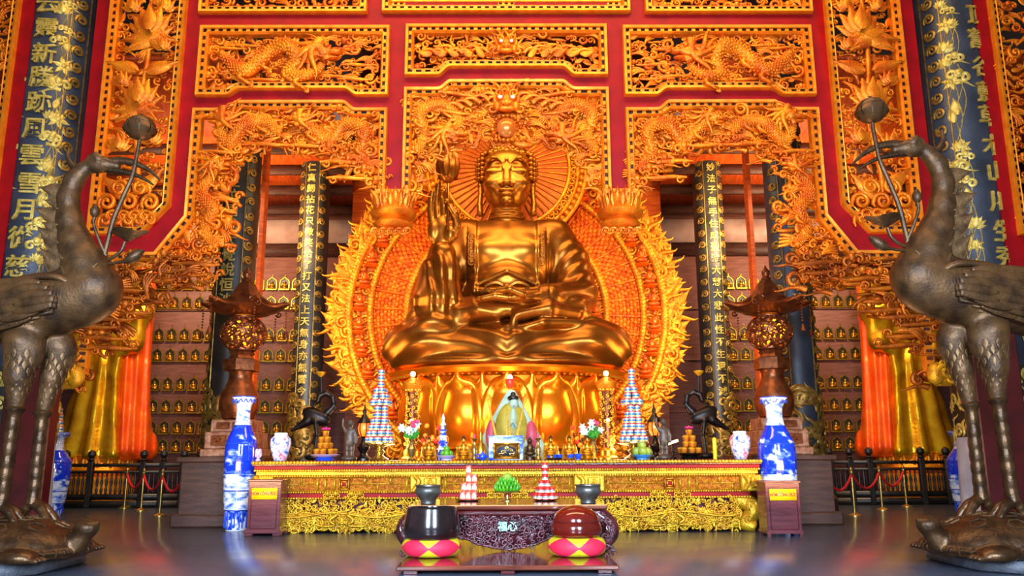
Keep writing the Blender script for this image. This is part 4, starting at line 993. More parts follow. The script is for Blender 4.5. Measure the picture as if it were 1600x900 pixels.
# ================================================================== cranes on tortoises
YCR = 9.85; UC = .00745
def crane(label):
    org = (W(60, 845, YCR).x, YCR, W(60, 845, YCR).z); x0 = 60
    t = thing('crane_statue', label, 'statue', org)
    def f(V):
        V = np.asarray(V, float); P = WV(V[:, 0], 845-V[:, 2], YCR); P[:, 1] += V[:, 1]*UC; return P
    Z = lambda py: 845-py
    # body, neck and head in one surface (units: about a pixel of the photograph)
    b = SDF((-190, -75, Z(660)), (260, 75, Z(225)), 2.2)
    b.ell((62, 0, Z(478)), (108, 46, 50), 0, ry=.16); b.ell((135, 0, Z(456)), (48, 38, 46), 20); b.ell((-30, 0, Z(505)), (120, 36, 36), 18, ry=.16); b.ell((-120, 0, Z(520)), (66, 24, 16), 14, ry=.2)
    b.chain([(150, 0, Z(448)), (134, 0, Z(415)), (119, 0, Z(382)), (109, 0, Z(345)), (107, 0, Z(310)), (115, 0, Z(283)), (130, 0, Z(266))], [40, 33, 25, 18.5, 15, 13, 12], 10)
    b.ell((152, 0, Z(258)), (23, 11.5, 12.5), 6); b.cap((166, 0, Z(256)), (182, 0, Z(259)), 10, 7, 5)
    b.ell((50, -20, Z(545)), (30, 20, 40), 14); b.ell((84, 22, Z(545)), (24, 18, 34), 14)
    b.chain([(46, -20, Z(540)), (40, -20, Z(590)), (36, -20, Z(636))], [27, 20, 12], 8); b.chain([(82, 20, Z(540)), (70, 20, Z(590)), (58, 20, Z(640))], [23, 16, 11], 8)
    for s in (-1, 1): b.ell((156, s*10, Z(255)), (4, 3, 3.4), 1.2); b.chain([(146, s*10, Z(250)), (156, s*11, Z(249)), (164, s*9, Z(251))], [2, 2.4, 1.6], 1)
    b.chain([(140, 0, Z(248)), (150, 0, Z(244)), (160, 0, Z(246))], [5, 6, 3], 3)
    pass
    V, Q = b.mesh(); m = MB(); m.add(f(V), Q); m.build('body', 'bronze', t, angle=180)
    m = MB(); m.tube(f(spl([(168, 0, Z(254)), (190, 0, Z(251)), (214, 0, Z(256)), (236, 0, Z(268)), (250, 0, Z(281))], 16)), np.linspace(9, 1.6, 16)*UC, 10, flat=.7); m.build('upper_bill', 'bronze_dark', t)
    m = MB(); m.tube(f(spl([(164, 0, Z(264)), (186, 0, Z(267)), (208, 0, Z(272)), (226, 0, Z(280)), (240, 0, Z(289))], 16)), np.linspace(6.5, 1.4, 16)*UC, 10, flat=.7); m.build('lower_bill', 'bronze_dark', t)
    m = MB(); m.tube(f(spl([(142, 0, Z(256)), (124, 0, Z(262)), (112, 0, Z(258)), (106, 0, Z(245)), (108, 0, Z(232))], 16)), np.linspace(9, 2, 16)*UC, 10); m.build('crest', 'bronze', t)
    # neck feather tufts
    L = PR['leaf']
    for k, (px, py, a, s_) in enumerate([(116, 276, 1.9, 10), (98, 300, 1.75, 17), (93, 318, 1.7, 11), (90, 340, 1.55, 18), (88, 357, 1.5, 11), (92, 380, 1.3, 20), (94, 398, 1.35, 13), (100, 424, 1.2, 25), (106, 442, 1.2, 14)]):
        m = MB()
        m.inst(p_leaf(.5, .5, 7), f([(px-4, 0, Z(py))])[0], a, s_*UC*1.9, ysc=s_*UC*1.2); m.inst(p_leaf(.5, .5, 7), f([(px-4, 1.5, Z(py))])[0], a, s_*UC*1.9, ysc=-s_*UC*1.2); m.build('neck_feather', 'bronze_light', t, angle=180)
    # crescent scales down the neck and breast
    m = MB()
    for s in (-1, 1):
        for (px, py, r, n) in [(106, 300, 12, 0), (103, 325, 13, 0), (104, 350, 15, 0), (112, 378, 19, 0), (124, 402, 24, 0), (138, 428, 31, 0)]:
            for d in (-.45, .35):
                p = f([(px+r*d*1.1, s*r*.9, Z(py)+d*5)])[0]; m.tube(spl([p+np.array([-.5*r*UC, 0, .3*r*UC]), p+np.array([0, s*.12*r*UC, -.25*r*UC]), p+np.array([.5*r*UC, 0, .3*r*UC])], 8), np.array([.5, 1, 1.5, 2, 2, 1.5, 1, .5])*r*.07*UC, 6)
    m.build('neck_scales', 'bronze_light', t)
    # wings: overlapping rows of long feathers
    for s in (-1, 1):
        m = MB()
        for lay, (n, xs, ln, r0, y0) in enumerate([(9, 112, 250, 8.2, 0), (8, 108, 140, 8, 5), (7, 112, 64, 7.6, 9)]):
            for k in range(n):
                q = k/(n-1)-.5; xf_ = xs-52*q*q*2-(14 if q > .3 else 0)
                z0 = Z(476)-q*60*(1-.1*lay); z1 = Z(476)-q*60+(-.17*ln)*(.6+.6*(q+.5)); yy = 45-26*(q*1.25)**2+y0
                tt = np.linspace(0, 1, 14); P = np.stack([xf_-ln*tt*(1-.18*abs(q)), s*(yy-ln*.07*tt**2), z0+(z1-z0)*tt**1.2+6*np.sin(tt*PI)*(-q)], 1)
                m.tube(f(P), r0*UC*np.sin(np.clip(tt*.84+.14, 0, 1)*PI)**.45+.3*UC, 10, flat=.3)
        m.tube(f(spl([(124, s*34, Z(448)), (100, s*40, Z(440)), (40, s*38, Z(446)), (-40, s*34, Z(462)), (-120, s*26, Z(492))], 20)), np.linspace(6, 2, 20)*UC, 8)
        m.build('wing', 'bronze', t, angle=180)
    # feathered thighs
    for (P, y, R) in (([(48, 556), (42, 590), (38, 625)], -20, [27, 20, 13]), ([(82, 556), (72, 590), (60, 628)], 20, [23, 16, 12])):
        m = MB(); C = spl([(p[0], y, Z(p[1])) for p in P], 9); rr_ = np.linspace(R[0], R[2], 9)
        for i in range(9):
            for k in range(9):
                a = k*2*PI/9+(i % 2)*.35; p = C[i]+np.array([math.sin(a), -math.cos(a), 0])*rr_[i]*1.0; L_ = PR['leaf0'][0]*rr_[i]*.42*UC; L_ = L_*np.array([1, .6, -1]); c, d = math.cos(a), math.sin(a)
                m.add(f([p])[0]+np.stack([L_[:, 0]*c-L_[:, 1]*d, L_[:, 0]*d+L_[:, 1]*c, L_[:, 2]], 1), PR['leaf0'][1][:, ::-1])
        m.build('thigh_feathers', 'bronze_light', t, angle=180)
    for (x1, z1, x2, z2, y) in ((36, Z(634), 14, Z(790), -20), (57, Z(638), 40, Z(788), 20)):
        n = 60; tt = np.linspace(0, 1, n); P = np.stack([x1+(x2-x1)*tt, 0*tt+y, z1+(z2-z1)*tt], 1)
        r = 9.0+1.5*np.abs(np.sin(tt*PI*8))**.6; r[:5] += np.array([1, 3, 4.5, 3.5, 1.5]); r[-4:] += np.array([0, 1, 2, 3])
        m = MB(); m.tube(f(P), r*UC, 14); lg = m.build('leg', 'bronze_dark', t)
        for dx, dy, ln in ((42, -16, 1), (48, 4, 1), (34, 20, 1), (-26, 0, .8)):
            Pt = spl([(x2, y, z2+2), (x2+dx*.45, y+dy*.6, z2-10), (x2+dx*.8, y+dy, z2-34), (x2+dx*.92, y+dy*1.1, z2-46)], 24); tt = np.linspace(0, 1, 24)
            rr_ = 7.5*(1-.35*tt)*(1+.16*np.abs(np.sin(tt*PI*5))); rr_[-4:] *= np.array([.85, .6, .35, .1]); mb = MB(); mb.tube(f(Pt), rr_*UC, 10); mb.build('toe', 'bronze_dark', lg)
    # lotus sprig held in the bill
    sp = MB(); sp.tube(f(spl([(160, 0, Z(412)), (168, 0, Z(380)), (178, -2, Z(345)), (196, -4, Z(305)), (208, -4, Z(278)), (214, -3, Z(250)), (219, 0, Z(214))], 24)), np.linspace(4.6, 3.4, 24)*UC, 8)
    sp.tube(f(spl([(166, 0, Z(400)), (158, -6, Z(378)), (150, -8, Z(352)), (152, -8, Z(340))], 12)), 2.8*UC, 8); sp.tube(f(spl([(162, 0, Z(408)), (180, -8, Z(404)), (194, -10, Z(394)), (200, -10, Z(380))], 12)), 3*UC, 8); sp.tube(f(spl([(164, 0, Z(412)), (180, -12, Z(414)), (200, -16, Z(412))], 10)), 2.8*UC, 8)
    so = sp.build('lotus_sprig', 'bronze', t)
    m = MB(); c0 = f([(219, 0, Z(202))])[0]; m.lathe([(3*UC, -20*UC), (17*UC, -14*UC), (25*UC, -2*UC), (24*UC, 9*UC), (16*UC, 19*UC), (4*UC, 24*UC)], c0, 18)
    for k in range(9):
        for rr_, zz, s_ in ((25, -6, 23), (22, 12, 21)):
            a = k*2*PI/9+(.3 if s_ < 19 else 0); L_ = PR['leaf0'][0]*s_*UC; L_ = np.stack([L_[:, 0], L_[:, 1]*.4-rr_*UC*1.08+1.6*(L_[:, 2]-.1*s_*UC)**2/(25*UC), L_[:, 2]], 1); c, d = math.cos(a), math.sin(a); m.add(c0+np.stack([L_[:, 0]*c-L_[:, 1]*d, L_[:, 0]*d+L_[:, 1]*c, L_[:, 2]+zz*UC*.4], 1), PR['leaf0'][1])
    m.build('lotus_flower', 'bronze', so)
    m = MB(); c0 = f([(152, -8, Z(334))])[0]; m.lathe([(2*UC, -10*UC), (7*UC, -4*UC), (8*UC, 4*UC), (3*UC, 13*UC), (1*UC, 15*UC)], c0, 12); m.build('bud', 'bronze', so)
    m = MB(); m.tube(f(spl([(198, -16, Z(413)), (212, -17, Z(408)), (226, -16, Z(398)), (232, -14, Z(396))], 12)), np.array([2.5, 4, 6, 8, 9, 9, 8, 7, 5.5, 4, 2.5, 1])*UC, 10); m.build('bud', 'bronze', so)
    m = MB(); c0 = f([(204, -10, Z(372))])[0]; V = []; n = 24
    for r_, zz in ((3, -8), (12, -2), (24, 6), (30, 9), (24, 7), (10, 3), (2, 2)):
        for k in range(n): a = k*2*PI/n; w_ = 1+.12*math.sin(3*a); V.append((c0[0]+r_*w_*math.cos(a)*UC, c0[1]+r_*.7*w_*math.sin(a)*UC, c0[2]+(zz+(2.5 if r_ > 12 else 0)*math.sin(3*a+1))*UC))
    m.add(V, [(i*n+j, i*n+(j+1) % n, (i+1)*n+(j+1) % n, (i+1)*n+j) for i in range(6) for j in range(n)]); m.build('lotus_pod', 'bronze', so)
    # tortoise
    tb = SDF((-125, -120, -26), (175, 120, 55), 2.5)
    tb.ell((20, 0, -12), (112, 88, 52), 0); tb.ell((20, 0, -14), (118, 94, 12), 4); tb.chain([(108, -8, -16), (128, -14, 0), (143, -16, 18)], [18, 14, 14], 8); tb.ell((144, -17, 22), (19, 14, 13), 5); tb.cap((156, -17, 24), (162, -17, 30), 6, 3, 3)
    for dx, dy in ((80, -90), (-60, -90), (80, 84), (-60, 84)): tb.ell((dx, dy, -16), (30, 20, 13), 8); [tb.cap((dx+10, dy+(j-1)*9*1, -18), (dx+34, dy+(j-1)*11, -20), 5.5, 4, 2) for j in range(3)]
    for s in (-1, 1): tb.ell((150, -17+s*10, 25), (4, 3.5, 4), 1)
    V, Q = tb.mesh(); m = MB(); m.add(f(np.stack([V[:, 0], V[:, 1], V[:, 2]], 1)), Q); to = m.build('tortoise', 'bronze_dark', t, angle=180)
    m = MB()
    for k in range(40):
        a = k/40*2*PI; m.inst(PR['sp'], f([(20+114*math.sin(a), -90*math.cos(a), -13)])[0], k, 7*UC)
    for r_ in (.35, .7):
        for k in range(9): a = k/9*2*PI; x, y = 20+112*r_*math.cos(a), 88*r_*math.sin(a); m.tube([f([(x+13*math.cos(q), y+10*math.sin(q), -11.5+52*math.sqrt(max(0, 1-((x-20+13*math.cos(q))/113)**2-((y+10*math.sin(q))/89)**2)))])[0] for q in np.linspace(0, 2*PI, 7)], 1.6*UC, 5)
    m.build('shell_pattern', 'bronze', to)
    return t
CR = crane('bronze crane with lotus in its bill, left of the altar, facing right')
dup(CR, (-CR.location[0]+.02, YCR-.02, CR.location[2]-.01), 'bronze crane with lotus in its bill, right of the altar, facing left', True, (1, 1, 1.045))
def ped(s):
    h = .135; c = .3; ya, yb = YZ(139, 862, h), YZ(52, 880, h); x1 = -(W(139, 862, ya).x+W(52, 880, yb).x)/2; Y0, Y1 = yb-c, ya+c
    P = [(-x1-2.4, Y0), (-x1-c, Y0), (-x1, Y0+c), (-x1, Y1-c), (-x1-c, Y1), (-x1-2.4, Y1)]
    t = thing('statue_pedestal', 'chamfered grey stone slab under the %s bronze crane' % ('left' if s < 0 else 'right'), 'pedestal', (s*6, (Y0+Y1)/2, 0))
    for nm, g, z0, z1, mm in (('slab', 0, h-.12, h, 'stone_grey'), ('block', .05, 0, h-.12, 'stone_grey')):
        n = len(P); V = [(x-g if x > -x1-1 else x, y+(g if y < (Y0+Y1)/2 else -g), z) for z in (z0, z1) for x, y in P]; V = [(x*(1 if s < 0 else -1), y, z) for x, y, z in V]
        q = [(i, (i+1) % n, (i+1) % n+n, i+n) for i in range(n)]; m = MB()
        if s > 0: m.add(V, [a[::-1] for a in q], ngons=[list(range(n)), list(range(2*n-1, n-1, -1))])
        else: m.add(V, q, ngons=[list(range(n))[::-1], list(range(n, 2*n))])
        m.build(nm, mm, t, smooth=False)
ped(-1); ped(1)
# ================================================================== copper lanterns on wooden plinths
YL = 16.8
def zl(py, px=373, Y=YL): return W(px, py, Y).z
xl = W(373, 640, YL).x; ul = mpp(600, YL)
pt = zl(714)
PLN = thing('plinth', 'broad dark wooden plinth carrying the left copper lantern', 'plinth', (xl, 16.9, 0))
MB().box((xl, 16.9, pt/2), (1.5, 1.9, pt-.1), ch=.02).build('block', 'wood_plinth', PLN, angle=30)
MB().box((xl, 16.9, pt-.05), (1.66, 2.06, .1), ch=.02).build('top', 'wood_plinth', PLN, angle=30); MB().box((xl, 16.9, .12), (1.7, 2.1, .24), ch=.03).build('foot', 'wood_plinth', PLN, angle=30)
LN = thing('pagoda_lantern', 'copper pagoda lantern on the left plinth, glowing through its pierced globe', 'lantern', (xl, YL, pt))
m = MB()
for py0, py1, hwid in ((714, 702, 41), (702, 676, 37), (676, 657, 31)): m.box((xl, YL, (zl(py0)+zl(py1))/2), (hwid*2*ul, hwid*2*ul, zl(py1)-zl(py0)), ch=.02)
m.build('stepped_base', 'copper_stone', LN, angle=30); m = MB()
for sx in (-.5, .5): m.box((xl+sx*30*ul, YL-37*ul-.01, zl(689)), (.3, .03, .2), ch=.01); m.inst(PR['flower'], (xl+sx*30*ul, YL-37*ul-.03, zl(689)), 0, .09); m.box((xl+sx*24*ul, YL-31*ul-.01, zl(666)), (.26, .03, .13), ch=.01)
m.build('carved_panel', 'copper', LN)
m = MB(); m.lathe([(r*ul, zl(py)) for r, py in ((18, 658), (24, 654), (25, 650), (29, 640), (30, 628), (28, 616), (22, 604), (18, 594), (17, 586), (20, 580))], (xl, YL, 0), 32); m.build('vase_stem', 'copper', LN)
m = MB(); m.lathe([(20*ul, zl(581)), (28*ul, zl(580)), (28*ul, zl(563)), (20*ul, zl(561)), (17*ul, zl(556)), (20*ul, zl(552)), (18*ul, zl(549))], (xl, YL, 0), 6, a0=PI/6); m.build('hex_collar', 'copper', LN, angle=30)
m = MB(); R_ = 34*ul; c = (xl, YL, zl(522)); rrs = random.Random(2)
for q in fib(520):
    if abs(q[2]) < .86: p = np.array(c)+q*np.array([R_, R_, 29*ul]); th = math.atan2(q[0], -q[1]); 
    else: continue
    a = rrs.uniform(0, 6.28); u = np.array([-q[1], q[0], 0]); u /= np.linalg.norm(u)+1e-6; v = np.cross(q, u); d1 = u*math.cos(a)+v*math.sin(a); d2 = np.cross(q, d1)
    m.tube([p-d1*.075+d2*.02, p+d2*-.03, p+d1*.075+d2*.02], [.016, .03, .016], 5)
for zz in (-.86, .86): m.tube([np.array(c)+np.array([math.cos(a)*R_*.52, math.sin(a)*R_*.52, zz*29*ul]) for a in np.linspace(0, 2*PI, 25)], .04, 6)
m.build('pierced_globe', 'copper', LN); MB().ell(c, (R_*.82, R_*.82, 23*ul), su=16, sv=10).build('lamp_glow', 'lamp_fire', LN)
m = MB(); n = 6; V = []; seg = 48
for rr_, py, lift in ((24, 494, 0), (40, 490, 2), (60, 484, 9), (58, 481, 9), (34, 476, 2), (24, 462, 0), (14, 446, 0), (6, 438, 0)):
    for k in range(seg):
        a = k*2*PI/seg; cz = math.cos((a % (PI/3))-PI/6); edge = 1/cz*.9; corner = abs(math.sin(3*a+PI/2))**6 if True else 0; V.append((xl+rr_*ul*math.cos(a)*edge*(1+.16*corner*(rr_ > 30)), YL+rr_*ul*math.sin(a)*edge*(1+.16*corner*(rr_ > 30)), zl(py)+lift*ul*corner))
m.add(V, [(i*seg+j, i*seg+(j+1) % seg, (i+1)*seg+(j+1) % seg, (i+1)*seg+j) for i in range(7) for j in range(seg)], ngons=[list(range(seg))[::-1]])
m.build('roof', 'copper', LN)
m = MB(); m.lathe([(r*ul, zl(py)) for r, py in ((4, 442), (8, 438), (5, 434), (7, 430), (6, 426), (2, 420), (.3, 416))], (xl, YL, 0), 16); m.build('finial', 'copper', LN)
for k in (0, 3, 1, 2, 4, 5):
    a = k*PI/3; x, y = xl+66*ul*math.cos(a), YL+66*ul*math.sin(a); m = MB(); m.inst(PR['S'], (x, y, zl(480)), .4 if math.cos(a) > 0 else -.4, .12, math.cos(a) < 0)
    for j in range(6): m.ell((x, y, zl(486)-.05-.06*j), .022, su=6, sv=4)
    m.lathe([(.02, 0), (.05, -.1), (.06, -.14)], (x, y, zl(486)-.42), 8); m.build('corner_chain', 'copper', LN)
mirror_thing(PLN, 'broad dark wooden plinth carrying the right copper lantern'); mirror_thing(LN, 'copper pagoda lantern on the right plinth, glowing through its pierced globe')
# ================================================================== gilded standing statues
YST = 24.3
def st_statue(label):
    o = W(155, 712, YST); u = mpp(620, YST); t = thing('standing_statue', label, 'statue', (o.x, YST, o.z))
    f = lambda V: np.stack([o.x+V[:, 0]*u, YST+V[:, 1]*u, o.z+V[:, 2]*u*1.04], 1)
    b = SDF((-85, -60, -6), (85, 60, 300), 2.2)
    b.chain([(0, 0, 6), (2, 0, 60), (6, 0, 130), (8, 0, 200), (10, 0, 262)], [56, 42, 35, 33, 34], 10, sq=(.84, 1.15, 1)); b.cap((-24, 0, 268), (40, 0, 268), 22, 22, 12)
    b.chain([(-22, -20, 262), (-32, -34, 215), (0, -44, 215)], [18, 17, 11], 8); b.chain([(40, -6, 262), (54, -22, 210), (20, -44, 218)], [18, 18, 11], 8)
    b.chain([(48, -26, 205), (46, -26, 165), (40, -26, 150)], [18, 17, 8], 8, sq=(1, 1.4, 1)); b.chain([(-28, -30, 205), (-34, -28, 150), (-38, -26, 110)], [15, 17, 8], 8, sq=(1, 1.4, 1))
    b.cap((10, 0, 280), (10, 0, 300), 13, 13, 6)
    b.field(lambda x, y, z: 4.2*np.sin(9*np.arctan2(y, x-6)+.006*z)*np.clip((190-z)/90, 0, 1)*np.clip((z+10)/10, 0, 1)+1.0*np.sin(.22*x+.12*z)*np.clip((z-100)/40, 0, 1))
    V, Q = b.mesh(); m = MB(); m.add(f(V), Q); m.build('robe', 'gold_robe', t, angle=180)
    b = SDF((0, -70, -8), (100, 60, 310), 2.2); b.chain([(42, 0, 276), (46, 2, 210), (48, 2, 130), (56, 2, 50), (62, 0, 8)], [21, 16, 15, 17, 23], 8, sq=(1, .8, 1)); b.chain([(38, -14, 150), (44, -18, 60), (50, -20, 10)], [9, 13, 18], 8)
    b.field(lambda x, y, z: 2.2*np.sin(.34*x+.16*y+.012*z)*np.clip((z+8)/10, 0, 1)); V, Q = b.mesh(); m = MB(); m.add(f(V), Q); m.build('robe_lit_side', 'robe_orange_glow', t, angle=180)  # extra orange side shape stands in for warm light on the gold robe
    h = SDF((-30, -35, 285), (50, 40, 372), 1.6); h.ell((10, -4, 322), (20, 22, 27), 0).cap((10, 0, 290), (10, 0, 310), 12, 12, 4).ell((10, 2, 352), (12, 12, 16), 5); h.cap((10, -26, 326), (10, -28, 316), 2.4, 3.4, 2)
    for s in (-1, 1): h.ell((10+s*8, -23, 326), (5, 3, 2.4), 2, op=-1); h.cap((10+s*20, 0, 326), (10+s*20, -2, 306), 4, 4, 2)
    put(h, 'head', 'gold_statue_skin', t, f)
    m = MB(); m.lathe([(46*u, -.55), (52*u, -.4), (44*u, -.2), (48*u, 0)], (o.x+.05, YST, o.z), 28); m.lathe([(54*u, -o.z), (54*u, -.62), (46*u, -.55)], (o.x+.05, YST, o.z), 28)
    for k in range(18): a = k*2*PI/18; m.inst(PR['leaf0'], (o.x+.05+48*u*math.sin(a), YST-48*u*math.cos(a), o.z-.28), 0, .28)
    m.build('lotus_base', 'gold_halo', t)
    h = MB()
    for s in (-1, 1): h.tube(f(np.array([(10+s*10, -46, 214), (10+s*2, -56, 222), (9, -60, 236)])), np.array([7, 7, 4])*u, 8)
    h.build('joined_hands', 'gold_statue_skin', t); return t
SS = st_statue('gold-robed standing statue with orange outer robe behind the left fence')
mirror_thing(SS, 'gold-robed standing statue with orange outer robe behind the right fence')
# ================================================================== black fences, rope stanchions
YF = 22.35
def fence(s):
    t = thing('low_fence', 'low black balustrade with ball finials before the %s gold-robed statue' % ('left' if s < 0 else 'right'), 'fence', (s*9.5, YF, 0))
    xs = [W(px, 750, YF).x for px in (60, 100, 140, 222, 253, 285, 310)]; h = .78
    for x in xs:
        q = MB(); q.box((-s*x, YF, .6), (.15, .15, 1.2), ch=.02); q.lathe([(.06, 1.2), (.09, 1.24), (.05, 1.28), (.105, 1.36), (.09, 1.45), (.02, 1.5)], (-s*x, YF, 0), 12); q.build('post', 'lacquer_black', t)
    for z, hh in ((1.1, .09), (.92, .06), (.28, .15), (.09, .18)): MB().box((-s*(xs[0]+xs[-1])/2, YF, z), (xs[-1]-xs[0], .08, hh)).build('rail', 'lacquer_black', t, smooth=False)
    n = 34
    for k in range(n):
        x = xs[0]+(xs[-1]-xs[0])*(k+.5)/n
        if min(abs(x-q) for q in xs) < .09: continue
        q = MB(); q.lathe([(.025, .35), (.04, .45), (.022, .52), (.042, .65), (.022, .78), (.03, .9)], (-s*x, YF, 0), 8); q.build('baluster', 'iron', t)
fence(-1); fence(1)
def stanchion(px, py, label):
    g = G(px, py); t = thing('rope_stanchion', label, 'stanchion', (g.x, g.y, 0)); m = MB(); m.lathe([(.15, 0), (.15, .02), (.06, .05), (.03, .07)], (g.x, g.y, 0), 20); m.build('base', 'brass', t)
    MB().lathe([(.026, .06), (.026, .9)], (g.x, g.y, 0), 12).build('pole', 'brass', t); MB().lathe([(.03, .86), (.045, .88), (.045, .92), (.02, .94), (.04, .97), (.03, 1.01), (.005, 1.03)], (g.x, g.y, 0), 12).build('finial', 'brass', t); return g
def rope(a, b, label):
    P = [(a.x+(b.x-a.x)*t, a.y+(b.y-a.y)*t, .88-.34*4*t*(1-t)) for t in np.linspace(.02, .98, 15)]; o = MB().tube(P, .028, 8).build('barrier_rope', 'rope_red'); tag(o, label, 'rope', 'red barrier ropes')
for sd, pts in (('left', [(194, 794), (220, 798), (249, 806)]), ('right', [(1417, 792), (1379, 797), (1336, 806)])):
    gs = [stanchion(px, py, 'brass rope post, %s of three before the %s fence' % (w_, sd)) for (px, py), w_ in zip(pts, ('farthest', 'middle', 'nearest'))]
    for i in range(2): rope(gs[i], gs[i+1], 'red rope between the %s and %s brass posts on the %s' % (('farthest', 'middle', 'nearest')[i], ('farthest', 'middle', 'nearest')[i+1], sd))
    e = G(300 if sd == 'left' else 1287, 818); d = Vector((gs[2].x+(gs[2].x-gs[1].x)*.5, gs[2].y+(gs[2].y-gs[1].y)*.2, 0)); rope(gs[2], d, 'red rope running from the nearest %s brass post behind the plinth' % sd)
# ================================================================== blue and white vases, donation boxes
def vase(px, pyb, Y, label, wf=1.0, hf=1.0, name='floor_vase', cat='vase'):
    c = W(px, pyb, Y); u = mpp(740, Y); t = thing(name, label, cat, (c.x, Y, 0)); 
    pr = [(15.5, 0), (16.5, 2), (17, 10), (18.5, 30), (20.5, 32), (22.5, 58), (24.3, 85), (24.8, 115), (23.5, 134), (18, 148), (13, 160), (10.8, 174), (11.5, 188), (16, 199), (18.5, 203), (18, 205), (14, 203), (10, 190)]
    ms = [1, 4, 4, 1, 2, 2, 3, 3, 3, 3, 2, 2, 2, 1, 0, 0, 0]
    P = np.array(pr)*u; P[:, 0] *= wf; P[:, 1] *= hf
    # smooth the profile while keeping the bands
    S_ = spl(P, 69); mis = [ms[min(int(i/4), 16)] for i in range(68)]
    MB().lathe(S_, (c.x, Y, 0), 40, mis=mis).build('body', ['porcelain_blue', 'porcelain_white', 'porcelain_pale', 'porcelain_scene', 'porcelain_tile'], t, angle=60)
    m = MB()
    for k in range(14): a = k*2*PI/14; m.tube([(c.x+(17.4*wf*u)*math.cos(a+d), Y+17.4*wf*u*math.sin(a+d), (199.5+z)*u*hf) for d, z in ((-.2, 1), (-.1, -3), (0, -4.5), (.1, -3), (.2, 1))], .008, 5)
    for h_ in (31, 60, 131): m.tube([(c.x+(np.interp(h_, [p[1] for p in pr[:16]], [p[0] for p in pr[:16]])*u*wf+.004)*math.cos(a), Y+(np.interp(h_, [p[1] for p in pr[:16]], [p[0] for p in pr[:16]])*u*wf+.004)*math.sin(a), h_*u*hf) for a in np.linspace(0, 2*PI, 41)], .012, 5)
    for k in range(10):
        a = k*2*PI/10
        for d in (-.2, .2): m.tube([(c.x+(17.6*u*wf+.01)*math.cos(a+d), Y+(17.6*u*wf+.01)*math.sin(a+d), z*u*hf) for z in (5, 28)], .012, 5)
    m.build('painted_bands', 'porcelain_blue', t); return t
vase(369, 829, G(369, 829).y, 'tall blue-and-white floor vase beside the left donation box', 1.0)
vase(1222, 829, G(1222, 829).y, 'tall blue-and-white floor vase behind the right donation box', 1.17)
def small_tall(px, py, label): g = G(px, py); return vase(px, py, g.y, label, 1.0, .62)
small_tall(76, 806, 'slim blue-and-white vase half hidden behind the left red post, cans on top'); small_tall(1515, 803, 'blue-and-white vase standing by the right fence, cans on top')
def don_box(px0, px1, pyt, pyb, label, feet):
    Y = G((px0+px1)/2, pyb).y+.0; a, b = W(px0, pyb, Y), W(px1, pyb, Y); w = b.x-a.x; xc = (a.x+b.x)/2; h = W(px0, pyt, Y).z; d = w*.8; t = thing('donation_box', label, 'box', (xc, Y+d/2, 0))
    MB().box((xc, Y+d/2, h/2+.03), (w*.94, d*.94, h-.1), ch=.01).build('cabinet', 'wood_purple', t, angle=30); MB().box((xc, Y+d/2, h-.02), (w*1.02, d*1.02, .04), ch=.012).build('lid', 'wood_purple', t, angle=30)
    m = MB()
    if feet: m.box((xc, Y+d/2, .07), (w*1.06, d*1.06, .06), ch=.015); [m.box((xc+sx*w*.4, Y+d/2+sy*d*.4, .025), (w*.24, d*.24, .05), ch=.01) for sx in (-1, 1) for sy in (-1, 1)]
    else: [m.box((xc+sx*w*.43, Y+d/2+sy*d*.43, .035), (.05, .05, .07)) for sx in (-1, 1) for sy in (-1, 1)]; m.box((xc, Y+d/2, .07), (w*.98, d*.98, .04))
    m.build('foot', 'wood_purple', t, angle=30); yf = Y+d*.03
    fr = MB()
    for sx in (-1, 1): fr.box((xc+sx*w*.37, yf, h*.5), (.015, .02, h*.74))
    for z in (.13, .87): fr.box((xc, yf, h*z), (w*.75, .02, .015))
    fr.build('inset_frame', 'wood_red', t)
    sw, sh, sz = w*.73, h*.2, h*.745
    sg = MB().box((xc, yf-.012, sz), (sw, .012, sh)).build('sign', 'yellow_sign', t, smooth=False)
    V, fs = text_arr('HÒM CÔNG ĐỨC', sw*.122, .004, .0015); V[:, 2] *= 1.5; m = MB(); addf(m, V+np.array([xc, yf-.022, sz]), fs); m.build('lettering', 'sign_red', sg, smooth=False); return t
don_box(382, 437, 749, 838, 'dark wooden donation box with yellow sign beside the left floor vase', True)
don_box(1199, 1257, 751, 839, 'dark wooden donation box with yellow sign before the right floor vase', False)
# ================================================================== gilded altar table
YA = 14.55
def za(py): return W(792, py, YA).z
ZT = 1.215; hwA = (W(1196, 720, YA).x-W(399, 720, YA).x)/2
AL = thing('altar_table', 'long gilded altar table with carved skirt across the middle of the hall', 'altar', (0, YA, 0))
def abox(name, py0, py1, inset, m, d=2.0, out=0): z1, z0 = za(py0), za(py1); return MB().box((0, YA+d/2-out, (z0+z1)/2), (2*(hwA-inset), d, z1-z0), ch=.012).build(name, m, AL, angle=30)
MB().box((0, YA+1.0, (ZT+za(727))/2), (2*hwA, 2.0, ZT-za(727)), ch=.012).build('top', 'wood_red', AL, angle=30)
abox('red_band', 726, 733, .03, 'red_lacquer', 1.9, -.04); abox('cornice', 733, 742, .06, 'gold_altar', 1.86, -.06); abox('frieze', 742, 769, .22, 'gold_altar_dark', 1.7, -.14); abox('red_rail', 769, 779, .2, 'red_lacquer', 1.7, -.12); abox('red_backing', 779, 808, .3, 'red_dark', 1.5, -.3)
m = MB()
for py, r, ins, out, n in ((722, .032, .0, -.01, 150), (734, .02, .05, .0, 210), (743, .02, .12, -.08, 200), (768.5, .018, .2, -.1, 200), (778, .02, .2, -.1, 180)):
    for k in range(n): x = -hwA+ins+(k+.5)*2*(hwA-ins)/n; m.ell((x, YA-out*-1*-1, za(py)) if False else (x, YA-out if out > 0 else YA-out*1.0-.03, za(py)), (r*1.1, r, r), su=7, sv=5)
